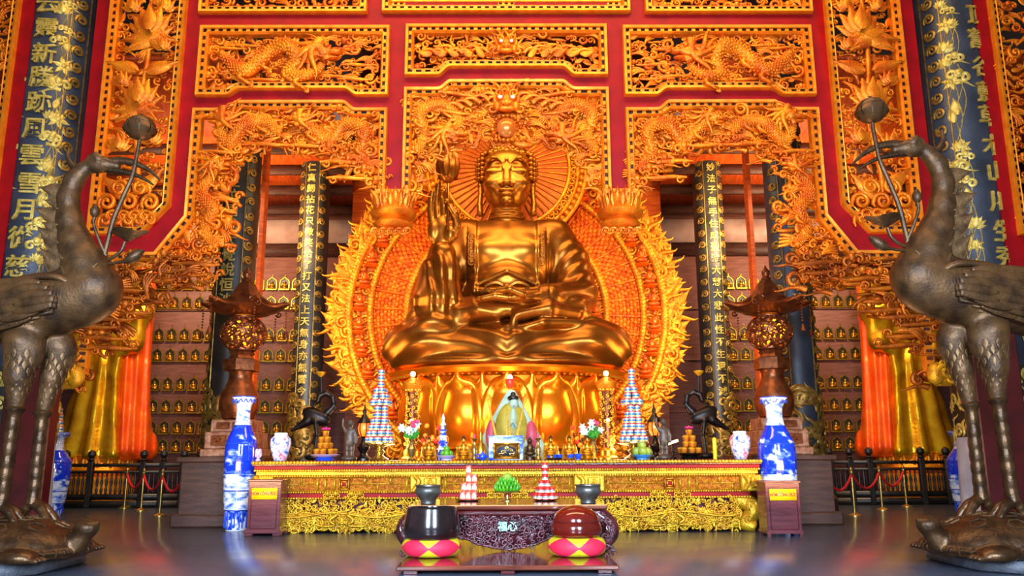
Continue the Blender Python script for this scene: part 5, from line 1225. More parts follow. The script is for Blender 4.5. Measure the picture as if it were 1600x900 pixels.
m.build('bead_row', 'gold_altar', AL)
# frieze framing
fr = MB(); yF = YA+.13; X = hwA-.24
for py in (745, 766.5): fr.box((0, yF, za(py)), (2*X, .05, .02))
px2x = lambda px: (px-797)/397*hwA
bays = [(400, 640), (700, 894), (954, 1194)]; col = [(646, 694), (900, 948)]
vert = []; rows = []
for a, b in bays:
    w_ = b-a
    for f_ in (.0, .42, .47, .53, .58, 1): vert.append((a+w_*f_, 745, 766.5))
    for f0, f1 in ((0, .42), (.58, 1)): fr.box((px2x(a+w_*(f0+f1)/2), yF, za(755.5)), ((f1-f0)*w_*hwA/397, .045, .016)); vert += [(a+w_*(f0+(f1-f0)*.35), 745, 755.5), (a+w_*(f0+(f1-f0)*.75), 745, 755.5), (a+w_*(f0+(f1-f0)*.55), 755.5, 766.5)]
    e = (a+b)/2
for px, p0, p1 in vert: fr.box((px2x(px), yF-.005, (za(p0)+za(p1))/2), (.035, .05, za(p0)-za(p1)))
fr.build('frieze_frame', 'gold_altar', AL, smooth=False)
cv = MB(); z0, z1 = za(766), za(746); fill(cv, [(-X, z0), (X, z0), (X, z1), (-X, z1)], .062, yF+.02, .01, [('sp', .4), ('S', .3), ('leaf', .3)], 1.0); cv.build('frieze_carving', 'gold_altar_dark', AL, angle=180)
for px in (520+0, 797, 1074):
    x = px2x({520: 543, 797: 797, 1074: 1050}[px]); m = MB(); m.box((x, yF-.02, za(756)), (.19, .04, .18)); m.build('red_square', 'red_lacquer', AL, smooth=False); m = MB()
    for s_ in (.16, .09):
        for d in (-1, 1): m.box((x, yF-.045, za(756)+d*s_/2), (s_+.02, .02, .018)); m.box((x+d*s_/2, yF-.045, za(756)), (.018, .02, s_))
    m.build('square_fret', 'gold_altar', AL, smooth=False)
    m = MB()
    for k in (-2, -1, 1, 2): m.inst(PR['cloud'], (x+k*.14, YA+.08, za(774)), 0, .09, k < 0)
    m.build('cloud_motif', 'gold_altar', AL, angle=180)
for a, b in col+[(1160, 1192), (402, 434)]:
    x = px2x((a+b)/2); w_ = (b-a)/397*hwA; m = MB()
    m.box((x, YA+.08, za(756)), (w_, .12, za(743)-za(769)), ch=.02); m.box((x+w_*.15, YA+.01, za(755)), (w_*.42, .06, .2), ch=.02); m.inst(PR['sp2'], (x+w_*.15, YA-.04, za(757)), 0, .09); m.inst(PR['flower'], (x+w_*.15, YA-.04, za(751)), 0, .05)
    m.tube(spl([(x-w_*.35, YA, za(744)), (x-w_*.2, YA-.05, za(752)), (x-w_*.38, YA-.03, za(766))], 10), .04, 7); m.build('corbel', 'gold_altar', AL)
# carved skirt: upper frieze of scrolls and lower scalloped apron
xs = hwA*.9; SK = [('sp', .3), ('sp2', .2), ('S', .2), ('leaf', .15), ('cloud', .15)]
m = MB(); fill(m, [(-xs, za(804)), (xs, za(804)), (xs, za(781)), (-xs, za(781))], .062, YA+.12, .025, SK, 1.2); m.build('upper_carving', 'gold_altar', AL, angle=180)
m = MB(); lo = [(x, za(826)-.025*math.cos(x*9)) for x in np.linspace(-xs, xs, 60)]; P = lo+[(xs, za(803)), (-xs, za(803))]
m.prism(P, YA+.13, YA+.16, 1); fill(m, P, .055, YA+.06, .02, SK, 1.3); fill(m, P, .08, YA+.1, .01, SK, 1.4)
for k, (x, z) in enumerate(lo): m.inst(PR['leaf0'], (x, YA+.04, z), PI+.3*math.sin(k), .055)
m.tube(spl([(x, YA+.02, za(804)+.04*math.cos(x*4.2)) for x in np.linspace(-xs, xs, 30)], 120), .018, 6)
for x in (px2x(543), px2x(1050), 0):
    face(m, x, za(812), .1, YA+.0)
    for s in (-1, 1): m.tube(spl([(x+s*.08, YA, za(803)), (x+s*.2, YA-.03, za(812)), (x+s*.12, YA-.02, za(820)), (x+s*.4, YA, za(822))], 14), np.linspace(.03, .015, 14), 6)
m.build('skirt', ['gold_altar', 'gold_altar_dark'], AL, angle=180)
for sx in (-1, 1):
    for yy in (YA+.2, YA+1.6):
        x = sx*(hwA-.36); m = MB(); m.tube(spl([(x-sx*.1, yy+.1, za(781)), (x+sx*.14, yy-.02, za(790)), (x+sx*.2, yy-.08, za(803)), (x+sx*.02, yy, za(818)), (x+sx*.1, yy-.08, .1), (x+sx*.2, yy-.12, .08)], 26), np.concatenate([np.linspace(.16, .14, 12), np.linspace(.13, .1, 14)]), 10)
        for k, (dx, py, s_) in enumerate([(.16, 790, .12), (.22, 800, .1), (.08, 812, .1), (.12, 822, .1)]): m.inst(PR['sp'], (x+sx*dx, yy-.15, za(py)), k, s_, sx > 0)
        m.build('leg', 'gold_altar', AL)
# ================================================================== low table, dais mat and drums in front
YT = 10.75; ztop = W(795, 789, YT).z
def zt_(py): return W(795, py, YT).z
TB = thing('low_table', 'low dark carved table with glossy top in front of the gilded altar', 'table', (0, YT, 0))
hT = (W(951, 790, YT).x-W(638, 790, YT).x)/2; YPF = YZ(790, 884, .1); YD = 10.35
MB().box((0, YT+.8, ztop-.03), (2*hT, 1.6, .06), ch=.015).build('tabletop', 'wood_table', TB, angle=30); MB().box((0, YT+.8, ztop-.1), (2*hT-.08, 1.5, .08), ch=.025).build('moulding', 'wood_red', TB, angle=30)
ap = [(-hT+.12, ztop-.14), (hT-.12, ztop-.14), (hT-.12, .32), (hT*.62, .3), (hT*.42, .26), (hT*.3, .19), (hT*.12, .14), (0, .125), (-hT*.12, .14), (-hT*.3, .19), (-hT*.42, .26), (-hT*.62, .3), (-hT+.12, .32)]
m = MB(); m.prism(ap, YT+.1, YT+.16); fill(m, ap, .055, YT+.08, .015, SK, 1.15); P = np.array(ap); m.tube([(x, YT+.08, z) for x, z in ap[2:]], .018, 6); m.build('apron', 'wood_carved', TB, angle=180)
m = MB(); V, fs = text_arr('福心', .125, .008, .003); addf(m, V+np.array([.0, YT+.035, .395]), fs); m.build('inlay', 'shell_inlay', TB, smooth=False)
for sx in (-1, 1):
    for yy in (YT+.1, YT+1.5):
        m = MB(); m.tube(spl([(sx*(hT-.12), yy+.02, ztop-.13), (sx*(hT+.02), yy, ztop-.25), (sx*(hT+.03), yy-.03, .3), (sx*(hT-.05), yy-.02, .2), (sx*(hT+.02), yy-.05, .15)], 20), np.linspace(.12, .09, 20), 10)
        for k in range(9): m.inst(PR['sp'], (sx*(hT-.02+.05*math.sin(k)), yy-.14, ztop-.2-.048*k), k*1.7, .06)
        m.build('leg', 'wood_carved', TB)
PF = thing('low_platform', 'glossy dark wooden platform under the low table and the drums', 'platform', (0, YPF+1.4, 0))
hP = (W(963, 884, YPF).x-W(614, 884, YPF).x)/2
MB().box((0, YPF+1.45, .075), (2*hP, 2.9, .05), ch=.012).build('deck', 'wood_table', PF, angle=30)
for sx in (-1, 0, 1):
    for yy in (YPF+.12, YPF+2.7): MB().box((sx*(hP-.15), yy, .025), (.16, .12, .05), ch=.01).build('foot', 'wood_red', PF, angle=30)
def cushion(px, label):
    c = W(px, 860, YD); r = .315*YD/9.1; t = MB(); n = 120; rows = 24; th = np.linspace(-PI/2, PI/2, rows+1); z = .105+.105+.105*np.sin(th); rad = r-.1+.1*np.cos(th)
    V = [(c.x+q*math.cos(a), YD+q*math.sin(a), zz) for q, zz in zip(rad, z) for a in np.arange(n)*2*PI/n]; Q0 = []; Q1 = []
    for i in range(rows):
        for j in range(n):
            u = abs(((j+.5)/n*5+.25) % 1*2-1); v = abs((i+.5)/rows*2-1); q = (i*n+j, i*n+(j+1) % n, (i+1)*n+(j+1) % n, (i+1)*n+j); (Q0 if v*1.0 < (1-u)*1.02 else Q1).append(q)
    t.add(V, Q0, ngons=[list(range(n))[::-1], list(range(rows*n, rows*n+n))]); t.Q.append(np.array(Q1)); t.qm.append(np.full(len(Q1), 1))
    return tag(t.build('round_cushion', ['pink_red', 'yellow_green']), label, 'cushion', 'diamond-patterned round cushions'), c.x
_, xd = cushion(674, 'round pink and yellow cushion under the black bowl drum'); _, xf = cushion(901, 'round pink and yellow cushion under the red wooden fish')
m = MB(); pr = [(.2, .27), (.255, .28), (.298, .36), (.305, .46), (.29, .58), (.272, .7), (.262, .705), (.25, .69), (.26, .55), (.2, .36)]; pr = [(a*1.12, .315+(b-.315)*.9) for a, b in pr]; m.lathe(spl(pr, 40), (xd, YD, 0), 40)
tag(m.build('bowl_drum', 'drum_black'), 'black bowl-shaped gong sitting on the cushion, left on the platform', 'gong')
t = thing('wooden_fish', 'round red-brown wooden fish drum resting on the second cushion', 'drum', (xf, YD, .31)); sd = SDF((-.36, -.36, -.03), (.36, .36, .5), .0085); sd.ell((0, 0, .175), (.31, .3, .2), 0); sd.ell((0, 0, .26), (.285, .27, .19), .0); V, Q = sd.mesh(); m = MB(); m.add(V+np.array([xf, YD, .235]), Q); m.build('body', 'wood_fish', t, angle=180)
m = MB(); m.tube([(xf+.292*math.cos(a), YD+.275*math.sin(a), .5) for a in np.linspace(PI, 2*PI, 30)], .006, 6); m.build('slit_edge', 'wood_red', t)
# ================================================================== offerings
def lathe_thing(name, label, cat, px, Y, zb, prof, m, seg=24, group=None, u=None, mis=None):
    u = u or mpp(705, Y); x = W(px, 705, Y).x; o = MB().lathe([(r*u, zb+h*u) for r, h in prof], (x, Y, 0), seg, mis=mis).build(name, m); return tag(o, label, cat, group)
# ---- can towers
CAN = None
def can_proto(r, h):
    m = MB(); m.lathe([(r*.9, 0), (r, h*.05), (r, h*.14), (r, h*.3), (r, h*.58), (r, h*.82), (r, h*.95), (r*.9, h), (r*.86, h*.97)], (0, 0, 0), 14, mis=[3, 3, 2, 1, 2 if len(str(h)) < 0 else 3, 0, 0, 3]); return m
def can_tower(px, Y, zb, u, widths, where, cw=11.2, chh=9.6, mats=('can_red', 'can_blue', 'can_yellow', 'can_silver')):
    x = W(px, 690, Y).x; r = cw/2*u*.97; h = chh*u; p = None; z = zb; nt = len(widths)
    for ti, w_ in enumerate(widths):
        rr_ = max(0, (w_-cw)/2)*u; n = 1 if rr_ < .35*r else max(3, int(2*PI*rr_/(2.06*r)))
        if n == 1: rr_ = 0
        elif n == 3: rr_ = max(rr_, r*1.19)
        P = sorted([(rr_*math.sin(k*2*PI/n+.3*ti), -rr_*math.cos(k*2*PI/n+.3*ti)) for k in range(n)])
        for k, (dx, dy) in enumerate(P):
            if p is None: o = p = can_proto(r, h).build('drink_can', list(mats))
            else: o = p.copy(); COL.objects.link(o)
            o.location = (x+dx, Y+dy, z); o.rotation_euler = (0, 0, k*1.3+ti)
            lab = 'striped can, %s from left, tier %s from top, %s' % (ORD[min(k, 14)] if n > 1 else 'single', ORD[nt-1-ti], where)
            tag(o, lab, 'can', 'cans in the '+where)
        z += h*1.0
    return z
def stand(px, Y, zb, u, label, top=24, h=26):
    return lathe_thing('offering_stand', label, 'stand', px, Y, zb, [(14, 0), (15, 2), (9, 5), (5, 9), (9, 13), (5, 17), (8, 21), (top, h-2), (top, h), (top-3, h)], 'brass', u=u)
YI = 15.2; ui = mpp(705, YI)
TW = [46, 42, 37, 31, 27, 25, 37, 29, 24, 12, 11, 10]
for px, where in ((593, 'left altar can tower'), (990, 'right altar can tower')):
    stand(px, YI, ZT, ui, 'brass footed stand under the %s' % where, 24, 27); can_tower(px, YI, ZT+27*ui, ui, TW, where)
for px, py, w_ in ((1515, 803, 'right'), (76, 806, 'left')): g = G(px, py); can_tower(W(px, py, g.y).x/mpp(660, g.y)+0 if False else px+(-7 if px > 800 else 7), g.y, 205*mpp(740, g.y)*.62, mpp(660, g.y), [28, 24, 20, 16, 11], 'tower on the far %s vase' % w_, 11, 9.4)
# ---- packs on the low table
YTB = YT+1.0; ut = mpp(770, YTB); zt0 = ztop
for px, lab in ((732, 'round tray under the red drink cartons on the low table'), (851, 'round tray under the red and white cans on the low table')):
    lathe_thing('tray', lab, 'tray', px, YTB, zt0, [(14, 0), (16, .5), (20, 1.6), (20, 2.2), (15, 1.4)], 'iron', 28, u=ut)
x0 = W(732, 770, YTB).x; z0 = zt0+2.2*ut; k = 0; p = None
spots = [('left front', -8.5, -7, 0), ('middle front', 0, -8, 0), ('right front', 9, -6, 0), ('left back', -8, 6, 0), ('right back', 9, 7, 0), ('centre', 0, 5, 0), ('left', -7, 0, 13), ('middle', .5, 1, 13), ('right', 9, 1, 13), ('middle', 0, 0, 26), ('right', 9, 2, 26), ('lone', 0, 0, 39.2)]
for nm, dx, dy, dz in spots:
    if p is None:
        m = MB(); m.box((0, 0, 6.4*ut), (8.6*ut, 8.6*ut, 12.8*ut), 0, ch=.008); m.box((0, -4.35*ut, 5*ut), (7*ut, .3*ut, 4.5*ut), 1); m.box((0, 4.35*ut, 5*ut), (7*ut, .3*ut, 4.5*ut), 1); m.ell((0, -4.5*ut, 8.5*ut), (2*ut, .4*ut, 2*ut), 1); o = p = m.build('drink_carton', ['pack_red', 'pack_cream'])
    else: o = p.copy(); COL.objects.link(o)
    o.location = (x0+dx*ut, YTB+dy*ut, z0+dz*ut); lvl = {0: 'bottom', 13: 'second', 26: 'third', 39.2: 'top'}[dz]; tag(o, 'red drink carton, %s one in the %s layer of the low table stack' % (nm, lvl), 'carton', 'red drink cartons on the low table')
can_tower(851, YTB, z0, ut, [38, 31, 22, 11, 10.5, 10], 'low table can pyramid', 10.4, 9.4, ('can_red', 'can_silver', 'pack_cream', 'can_red'))
# ---- bananas and mango
xb = W(792.5, 770, YTB).x
lathe_thing('fruit_stand', 'pale footed dish holding green bananas in the middle of the low table', 'dish', 792.5, YTB, zt0, [(9, 0), (9, 1), (3, 3), (2.4, 9), (4, 11), (20, 13.5), (21, 15), (18, 14)], ['brass'], 28, u=ut)
t = thing('banana_bunch', 'heaped green bananas fanned over the footed dish', 'bananas', (xb, YTB, zt0+14*ut))
for row, (n, r0, zz, ln) in enumerate([(20, 15, 1, 10), (16, 11, 7, 10), (12, 7, 13, 9)]):
    for k in range(n):
        a = (k+.5*row)/n*2*PI; d = np.array([math.cos(a), math.sin(a), 0]); c = np.array([xb, YTB, zt0+(14.6+zz)*ut])
        P = spl([c+d*(r0-5)*ut+[0, 0, 1*ut], c+d*(r0+1)*ut+[0, 0, .8*ut], c+d*(r0+4.5)*ut+[0, 0, 5*ut], c+d*(r0+4)*ut+[0, 0, ln*ut]], 9); MB().tube(P, np.array([.8, 2, 2.4, 2.5, 2.5, 2.3, 1.8, 1.0, .5])*ut, 7).build('banana', 'fruit_green', t)
m = MB(); m.ell((xb, YTB, zt0+32*ut), (9*ut, 9*ut, 11*ut), su=18, sv=12); tag(m.build('mango', 'mango'), 'green mango sitting on top of the banana heap', 'mango')
for px, w_ in ((669, 'left'), (919, 'right')):
    u2 = mpp(775, YT+.28); x = W(px, 780, YT+.28).x; t = thing('censer_bowl', 'dark metal footed bowl at the %s end of the low table' % w_, 'bowl', (x, YT+.28, ztop)); MB().lathe([(a*u2, ztop+b*u2) for a, b in ((11, 0), (12, 1.5), (11.5, 5), (14, 9), (18.5, 14), (20.5, 19), (19.5, 23.5), (18.5, 25), (20.2, 27.5), (20, 29), (17.5, 27.5), (16, 18))], (x, YT+.28, 0), 30).build('body', 'bowl_metal', t); m = MB()
    for a in range(18): m.inst(PR['ball'], (x+18.8*u2*math.cos(a*PI/9), YT+.28+18.8*u2*math.sin(a*PI/9), ztop+17*u2), 0, .03)
    m.build('rim_studs', 'statue_grey', t)
# ---- helper for altar items: local builder in photo-sized units
class It:
    def __init__(s, name, label, cat, px, Y=YI, group=None, zb=None):
        s.Y = Y; s.u = mpp(705, Y); s.x = W(px, 705, Y).x; s.z = ZT if zb is None else zb; s.t = thing(name, label, cat, (s.x, Y, s.z), group)
    def p(s, x, y, z): return np.array([s.x+x*s.u, s.Y+y*s.u, s.z+z*s.u])
    def lathe(s, name, prof, m, x=0, y=0, z=0, seg=20, par=None): c = s.p(x, y, z); return MB().lathe([(r*s.u, h*s.u) for r, h in prof], c, seg).build(name, m, par or s.t)
    def ells(s, name, L, m, par=None):
        b = MB()
        for x, y, z, r in L: b.ell(s.p(x, y, z), tuple(v*s.u for v in ((r, r, r) if np.isscalar(r) else r)))
        return b.build(name, m, par or s.t)
    def tube(s, name, P, r, m, n=12, par=None): return MB().tube([s.p(*q) for q in spl(P, n)], np.asarray(r)*s.u if not np.isscalar(r) else r*s.u, 8).build(name, m, par or s.t)
for px, w_ in ((438, 'left'), (1157, 'right')):
    i = It('porcelain_jar', 'flowered porcelain jar at the %s end of the altar' % w_, 'jar', px, 15.00); i.lathe('body', [(9, 0), (10, 2), (14, 14), (16.3, 26), (15.5, 34), (11, 38), (10, 40)], 'porcelain_flower', seg=32); i.lathe('rim', [(10, 39.5), (10.5, 41.5), (9.8, 43), (8.5, 42)], 'porcelain_white', seg=32)
for px, w_ in ((404, 'left'), (1193, 'right')):
    i = It('lotus_lamp', 'small pale pink lotus lamp at the %s tip of the altar' % w_, 'lamp', px, 14.90); i.lathe('base', [(4, 0), (4, 2), (2, 4), (2, 7)], 'plate_lilac'); i.ells('petals', [(3*math.cos(a), 3*math.sin(a), 10+4*(k % 2), (2.6, 2.6, 5)) for k, a in enumerate(np.arange(8)*PI/4)], 'plate_lilac')
# ---- offering cup pyramids
cup = None
for px, w_, pl in ((508, 'left', 'porcelain_blue'), (1078, 'right', 'iron')):
    i = It('offering_plate', 'plate on a low foot under the %s gold cup pyramid' % w_, 'plate', px); i.lathe('foot', [(14, 0), (15, 2), (12, 5)], pl); i.lathe('dish', [(12, 5), (20, 7), (23, 9), (22, 9.6), (14, 8)], 'plate_lilac' if w_ == 'left' else 'iron', seg=28)
    for lv, (n, r_, z_) in enumerate([(7, 14, 9), (4, 6.8, 18.4), (3, 5.8, 27.8), (1, 0, 37.2)]):
        P = sorted([(r_*math.sin(k*2*PI/n+.35*lv), -r_*math.cos(k*2*PI/n+.35*lv)) for k in range(n)])
        for k, (dx, dy) in enumerate(P):
            if cup is None: u = i.u; cup = o = MB().lathe([(3.6*u, 0), (4.2*u, 1*u), (5.4*u, 7*u), (5.6*u, 7.6*u), (4.9*u, 8.2*u), (3.8*u, 9.2*u), (.5*u, 9.4*u)], (0, 0, 0), 14, mis=[0, 0, 1, 1, 1, 1]).build('offering_cup', ['cup_orange', 'gold_altar'])
            else: o = cup.copy(); COL.objects.link(o)
            o.location = i.p(dx, dy, z_); tag(o, 'gilt paper cup, %s from left, %s layer of the %s cup pyramid' % (ORD[k] if n > 1 else 'single', ('bottom', 'second', 'third', 'top')[lv], w_), 'cup', 'gold cups of the %s pyramid' % w_)
    f = It('flower_topper', 'magenta blossom crowning the %s gold cup pyramid' % w_, 'flower', px, zb=ZT+46*i.u); f.ells('petals', [(4*math.cos(a), 4*math.sin(a), 3, (3.4, 3.4, 2)) for a in np.arange(5)*2*PI/5], 'orchid'); f.ells('heart', [(0, 0, 4, 2)], 'gold_altar')
# ---- candle-holder cranes
def small_crane(px, sgn, label):
    i = It('crane_candleholder', label, 'candleholder', px, 16.20); u = i.u; s = sgn; b = SDF((-60, -20, 0), (60, 20, 130), 1.0)
    b.ell((0, 0, 68), (24, 10, 12), 0, ry=-.45*1); b.cap((-14, 0, 60), (-38, 0, 46), 8, 2, 6); b.chain([(18, 0, 74), (27, 0, 84), (25, 0, 98), (14, 0, 105), (4, 0, 100), (2, 0, 92)], [7, 4.6, 4, 4, 4.4, 4], 3); b.cap((2, 0, 94), (-8, 0, 80), 3.4, 1, 2)
    for dy in (-4, 4): b.chain([(0, dy, 60), (3, dy, 40), (0, dy, 8)], [4.5, 2.6, 2.2], 3)
    b.ell((0, 0, 5), (16, 11, 6), 2); V, Q = b.mesh(); V = V*np.array([s, 1, 1]); m = MB(); m.add(np.stack([i.x+V[:, 0]*u, i.Y+V[:, 1]*u, i.z+V[:, 2]*u], 1), Q if s > 0 else Q[:, ::-1]); m.build('body', 'iron', i.t, angle=180)
    i.tube('stem', [(s*6, 0, 104), (s*5, 0, 120), (s*4, 0, 132)], 2, 'iron'); i.lathe('candle_dish', [(2, 130), (6, 134), (8, 137), (7.5, 138)], 'gold_altar', x=s*4)
small_crane(492, 1, 'dark bronze crane candleholder beside the left gold cups'); small_crane(1102, -1, 'dark bronze crane candleholder beside the right gold cups')
# ---- standing child figures
def child(px, s, label):
    i = It('standing_figurine', label, 'figurine', px, 15.05); b = SDF((-22, -16, 0), (22, 16, 72), .8)
    b.ell((0, 0, 3), (12, 9, 5), 0); 
    for q in (-1, 1): b.chain([(q*3.6, 0, 6), (q*3.6, 0, 18), (q*3, 0, 30)], [2.8, 3.2, 4], 2)
    b.ell((0, 0, 30), (8, 6, 9), 3).ell((0, 0, 41), (7.5, 5.5, 9), 4).cap((-6, 0, 46), (6, 0, 46), 3.5, 3.5, 3); b.cap((0, 0, 48), (0, 0, 53), 2.6, 2.6, 2).ell((0, -.5, 57), (5, 5.2, 6), 1.5); b.chain([(s*-7, 0, 46), (s*-11.5, -1, 54), (s*-11, -2, 64)], [2.8, 2.3, 1.7], 1.5); b.chain([(s*7, 0, 46), (s*10, -1, 37), (s*10, -2, 27)], [2.8, 2.4, 1.8], 1.5)
    b.ell((0, -5.4, 56), (1, 1.4, 1.6), .8); V, Q = b.mesh(); m = MB(); m.add(np.stack([i.x+V[:, 0]*i.u, i.Y+V[:, 1]*i.u, i.z+V[:, 2]*i.u], 1), Q); m.build('body', 'statue_grey', i.t, angle=180)
child(546, 1, 'grey standing child figurine with one arm raised, left on the altar'); child(1038, 1, 'grey standing child figurine with one arm raised, right on the altar')
# ---- black lamps with orange globes
for px, w_ in ((568, 'left'), (1024, 'right')):
    i = It('oil_lamp', 'black lamp with glowing orange panes beside the %s can tower' % w_, 'lamp', px, 15.60); i.lathe('base', [(13, 0), (13, 3), (7, 7), (5, 11), (9, 17), (10, 21), (5, 26), (3, 34), (5, 37)], 'black'); i.lathe('glass', [(6, 37), (9, 43), (10, 50), (8, 57)], 'bulb_orange', seg=12); i.lathe('cap', [(12, 57), (10, 61), (6, 66), (2.5, 72), (3.5, 76), (1.5, 80), (.3, 90)], 'black')
    for k in range(6): a = k*PI/3; i.tube('rib', [(6.5*math.cos(a), 6.5*math.sin(a), 37), (10.6*math.cos(a), 10.6*math.sin(a), 48), (9*math.cos(a), 9*math.sin(a), 58)], .9, 'black', 6)
# ---- flower vases
rq = random.Random(9)
for px, w_ in ((643, 'left'), (927, 'right')):
    i = It('flower_vase', 'brass vase of white lilies and pink blooms, %s of the incense box' % w_, 'vase', px, 14.90); i.lathe('body', [(5, 0), (6, 2), (3, 5), (6, 12), (7.5, 18), (4, 24), (3, 28), (5.5, 32), (5, 32)], 'brass')
    for k in range(12):
        a = rq.uniform(0, 6.28); r_ = rq.uniform(4, 17); x, y, z = r_*math.cos(a), r_*math.sin(a)*.6, rq.uniform(42, 58); m = MB(); m.tube([i.p(*q) for q in spl([(0, 0, 28), (x*.4, y*.4, 38), (x, y, z)], 7)], .9*i.u, 5)
        for j in range(2): L = PR['leaf']; m.inst(L, i.p(x*.5+rq.uniform(-3, 3), y*.5-2, 36+rq.uniform(0, 8)), rq.uniform(-.9, .9), 7*i.u)
        st_ = m.build('stem', 'leaf_green', i.t); b = MB()
        if k < 9:
            for j in range(6): b.inst(PR['leaf0'], i.p(x+2.2*math.cos(j*PI/3), y-1, z+2.2*math.sin(j*PI/3)), j*PI/3-PI/2, 4.4*i.u, tilt=.4)
            b.build('lily', 'petal_white', st_, angle=180)
        else:
            for j in range(7): b.ell(i.p(x+2*math.cos(j), y+2*math.sin(j), z+4+1.2*math.sin(j*2)), 2.2*i.u, su=8, sv=6)
            b.build('bloom', 'petal_pink', st_)
# ---- glowing blossom sprays
for px, w_ in ((672, 'left'), (905, 'right')):
    i = It('lighted_blossom_spray', 'spray of glowing orange and red flower bulbs, %s of the painted figure' % w_, 'lamp', px, 15.50); i.lathe('pot', [(7, 0), (9, 10), (7, 14)], 'iron')
    for k in range(14):
        x, y, z = rq.uniform(-15, 15), rq.uniform(-7, 7), rq.uniform(20, 52); s_ = i.tube('twig', [(0, 0, 12), (x*.5, y*.5, z*.6), (x, y, z)], .7, 'iron', 6); i.ells('bulb', [(x, y, z+2, rq.uniform(2.4, 4))], 'bulb_orange' if k % 3 else 'bulb_red', par=s_)
# ---- porcelain pagoda
i = It('porcelain_pagoda', 'blue-and-white porcelain pagoda behind the left fruit plate', 'pagoda', 692, 15.30)
for k in range(6):
    w_ = 12-1.5*k; z = k*9.5; i.lathe('storey', [(w_*.78, z), (w_*.74, z+7)], 'porcelain_tile', seg=8); i.lathe('eave', [(w_*.74, z+6.5), (w_*1.1, z+6.8), (w_*.8, z+9.5)], 'porcelain_white' if k % 2 else 'porcelain_blue', seg=8)
i.lathe('spire', [(3, 56), (2, 62), (3, 64), (.4, 72)], 'porcelain_white', seg=10)
# ---- fruit plates
def fruit_plate(px, lab, m_, fm, n, r, where):
    i = It('fruit_plate', lab, 'plate', px, 14.90); i.lathe('dish', [(9, 0), (9, 2), (14, 5), (16, 7), (15, 7.4), (9, 4)], m_, seg=28); pts = [(r*1.15*math.sin(k*2*PI/n), -r*1.15*math.cos(k*2*PI/n), 5+r) for k in range(n)]+[(0, 0, 5+r*2.3)]
    for k, (x, y, z) in enumerate(sorted(pts)):
        o = MB().lathe([(r*.2*i.u, -r*i.u), (r*.7*i.u, -r*.75*i.u), (r*i.u, -.1*r*i.u), (r*.9*i.u, r*.5*i.u), (r*.4*i.u, r*.9*i.u), (r*.1*i.u, r*.86*i.u)], i.p(x, y, z), 14).build('green_fruit', fm); tag(o, 'green fruit, %s from left of those heaped on the %s plate' % (ORD[k], where), 'fruit', 'fruit on the %s plate' % where)
fruit_plate(698, 'lilac dish of green limes before the porcelain pagoda', 'plate_lilac', 'fruit_green', 3, 5.2, 'lilac'); fruit_plate(1003, 'blue dish of green fruit before the right can tower', 'blue_plastic', 'mango', 4, 7.2, 'blue')
# ---- small gilt seated statues
first = None
for px, lab in ((670, 'beside the left lily vase'), (727, 'left of the left candlestick'), (858, 'first to the right of the right candlestick'), (886, 'second to the right of the right candlestick'), (913, 'beside the right lily vase')):
    if first is None:
        i = It('seated_statuette', '', 'statue', px, 15.14); first = i.t; i.lathe('lotus_base', [(9, 0), (10, 2), (7, 4), (10, 8), (9, 10)], 'gold_small'); i.ells('body', [(0, 0, 12, (9.5, 7, 3.6)), (0, 0, 19, (5.4, 4.4, 7)), (-6, -1, 18, (2, 2.4, 5)), (6, -1, 18, (2, 2.4, 5)), (0, -4, 15, (4, 2, 1.6))], 'gold_small'); i.ells('head', [(0, -.5, 29, (3.4, 3.6, 4.2))], 'gold_small'); i.ells('hair', [(0, .6, 31.6, (3.4, 3.4, 3)), (0, .6, 35, 1.8)], 'black'); o = first
        for s in (-1, 1): i.tube('side_attendant', [(s*9.5, 0, 2), (s*9.5, 0, 14), (s*9, 0, 23)], np.array([3.2, 3.2, 3, 3, 2.8, 2.6, 2.2, 1.6, 1.9, 2, 1.4, .4]), 'gold_small')
    else: o = dup(first, (W(px, 705, 15.35).x, 14.75, ZT))
    tag(o, 'small gilt seated statue with black hair, '+lab, 'statue', 'small gilt seated statues on the altar')
# ---- candlesticks, bottle, dark statuette
for px, w_ in ((741, 'left'), (841, 'right')):
    i = It('candlestick', 'brass candlestick standing %s of the incense box' % w_, 'candlestick', px, 14.85); i.lathe('body', [(5, 0), (5.5, 2), (2.5, 6), (4.5, 14), (4, 18), (2, 22), (3, 26), (1.8, 29), (5, 33), (4.6, 34)], 'brass'); i.lathe('candle', [(1.8, 34), (1.8, 39), (.4, 40)], 'petal_pink')
i = It('gilt_bottle', 'gilt double bottle between the left candlestick and incense box', 'bottle', 751, 15.15); i.lathe('body', [(7, 0), (8, 4), (7, 22), (3.5, 28), (3, 38), (2, 44), (.5, 48)], 'gold_small')
i = It('dark_statuette', 'dark seated statuette right beside the incense box', 'statue', 828, 15.00); i.lathe('base', [(9, 0), (9, 4), (7, 6)], 'bronze_dark'); i.ells('body', [(0, 0, 10, (9, 6, 4)), (0, 0, 18, (5.5, 4.5, 8)), (-6, -1, 16, (2, 2, 5)), (6, -1, 16, (2, 2, 5)), (0, 0, 29, 4), (0, 0, 33, 2)], 'bronze_dark')
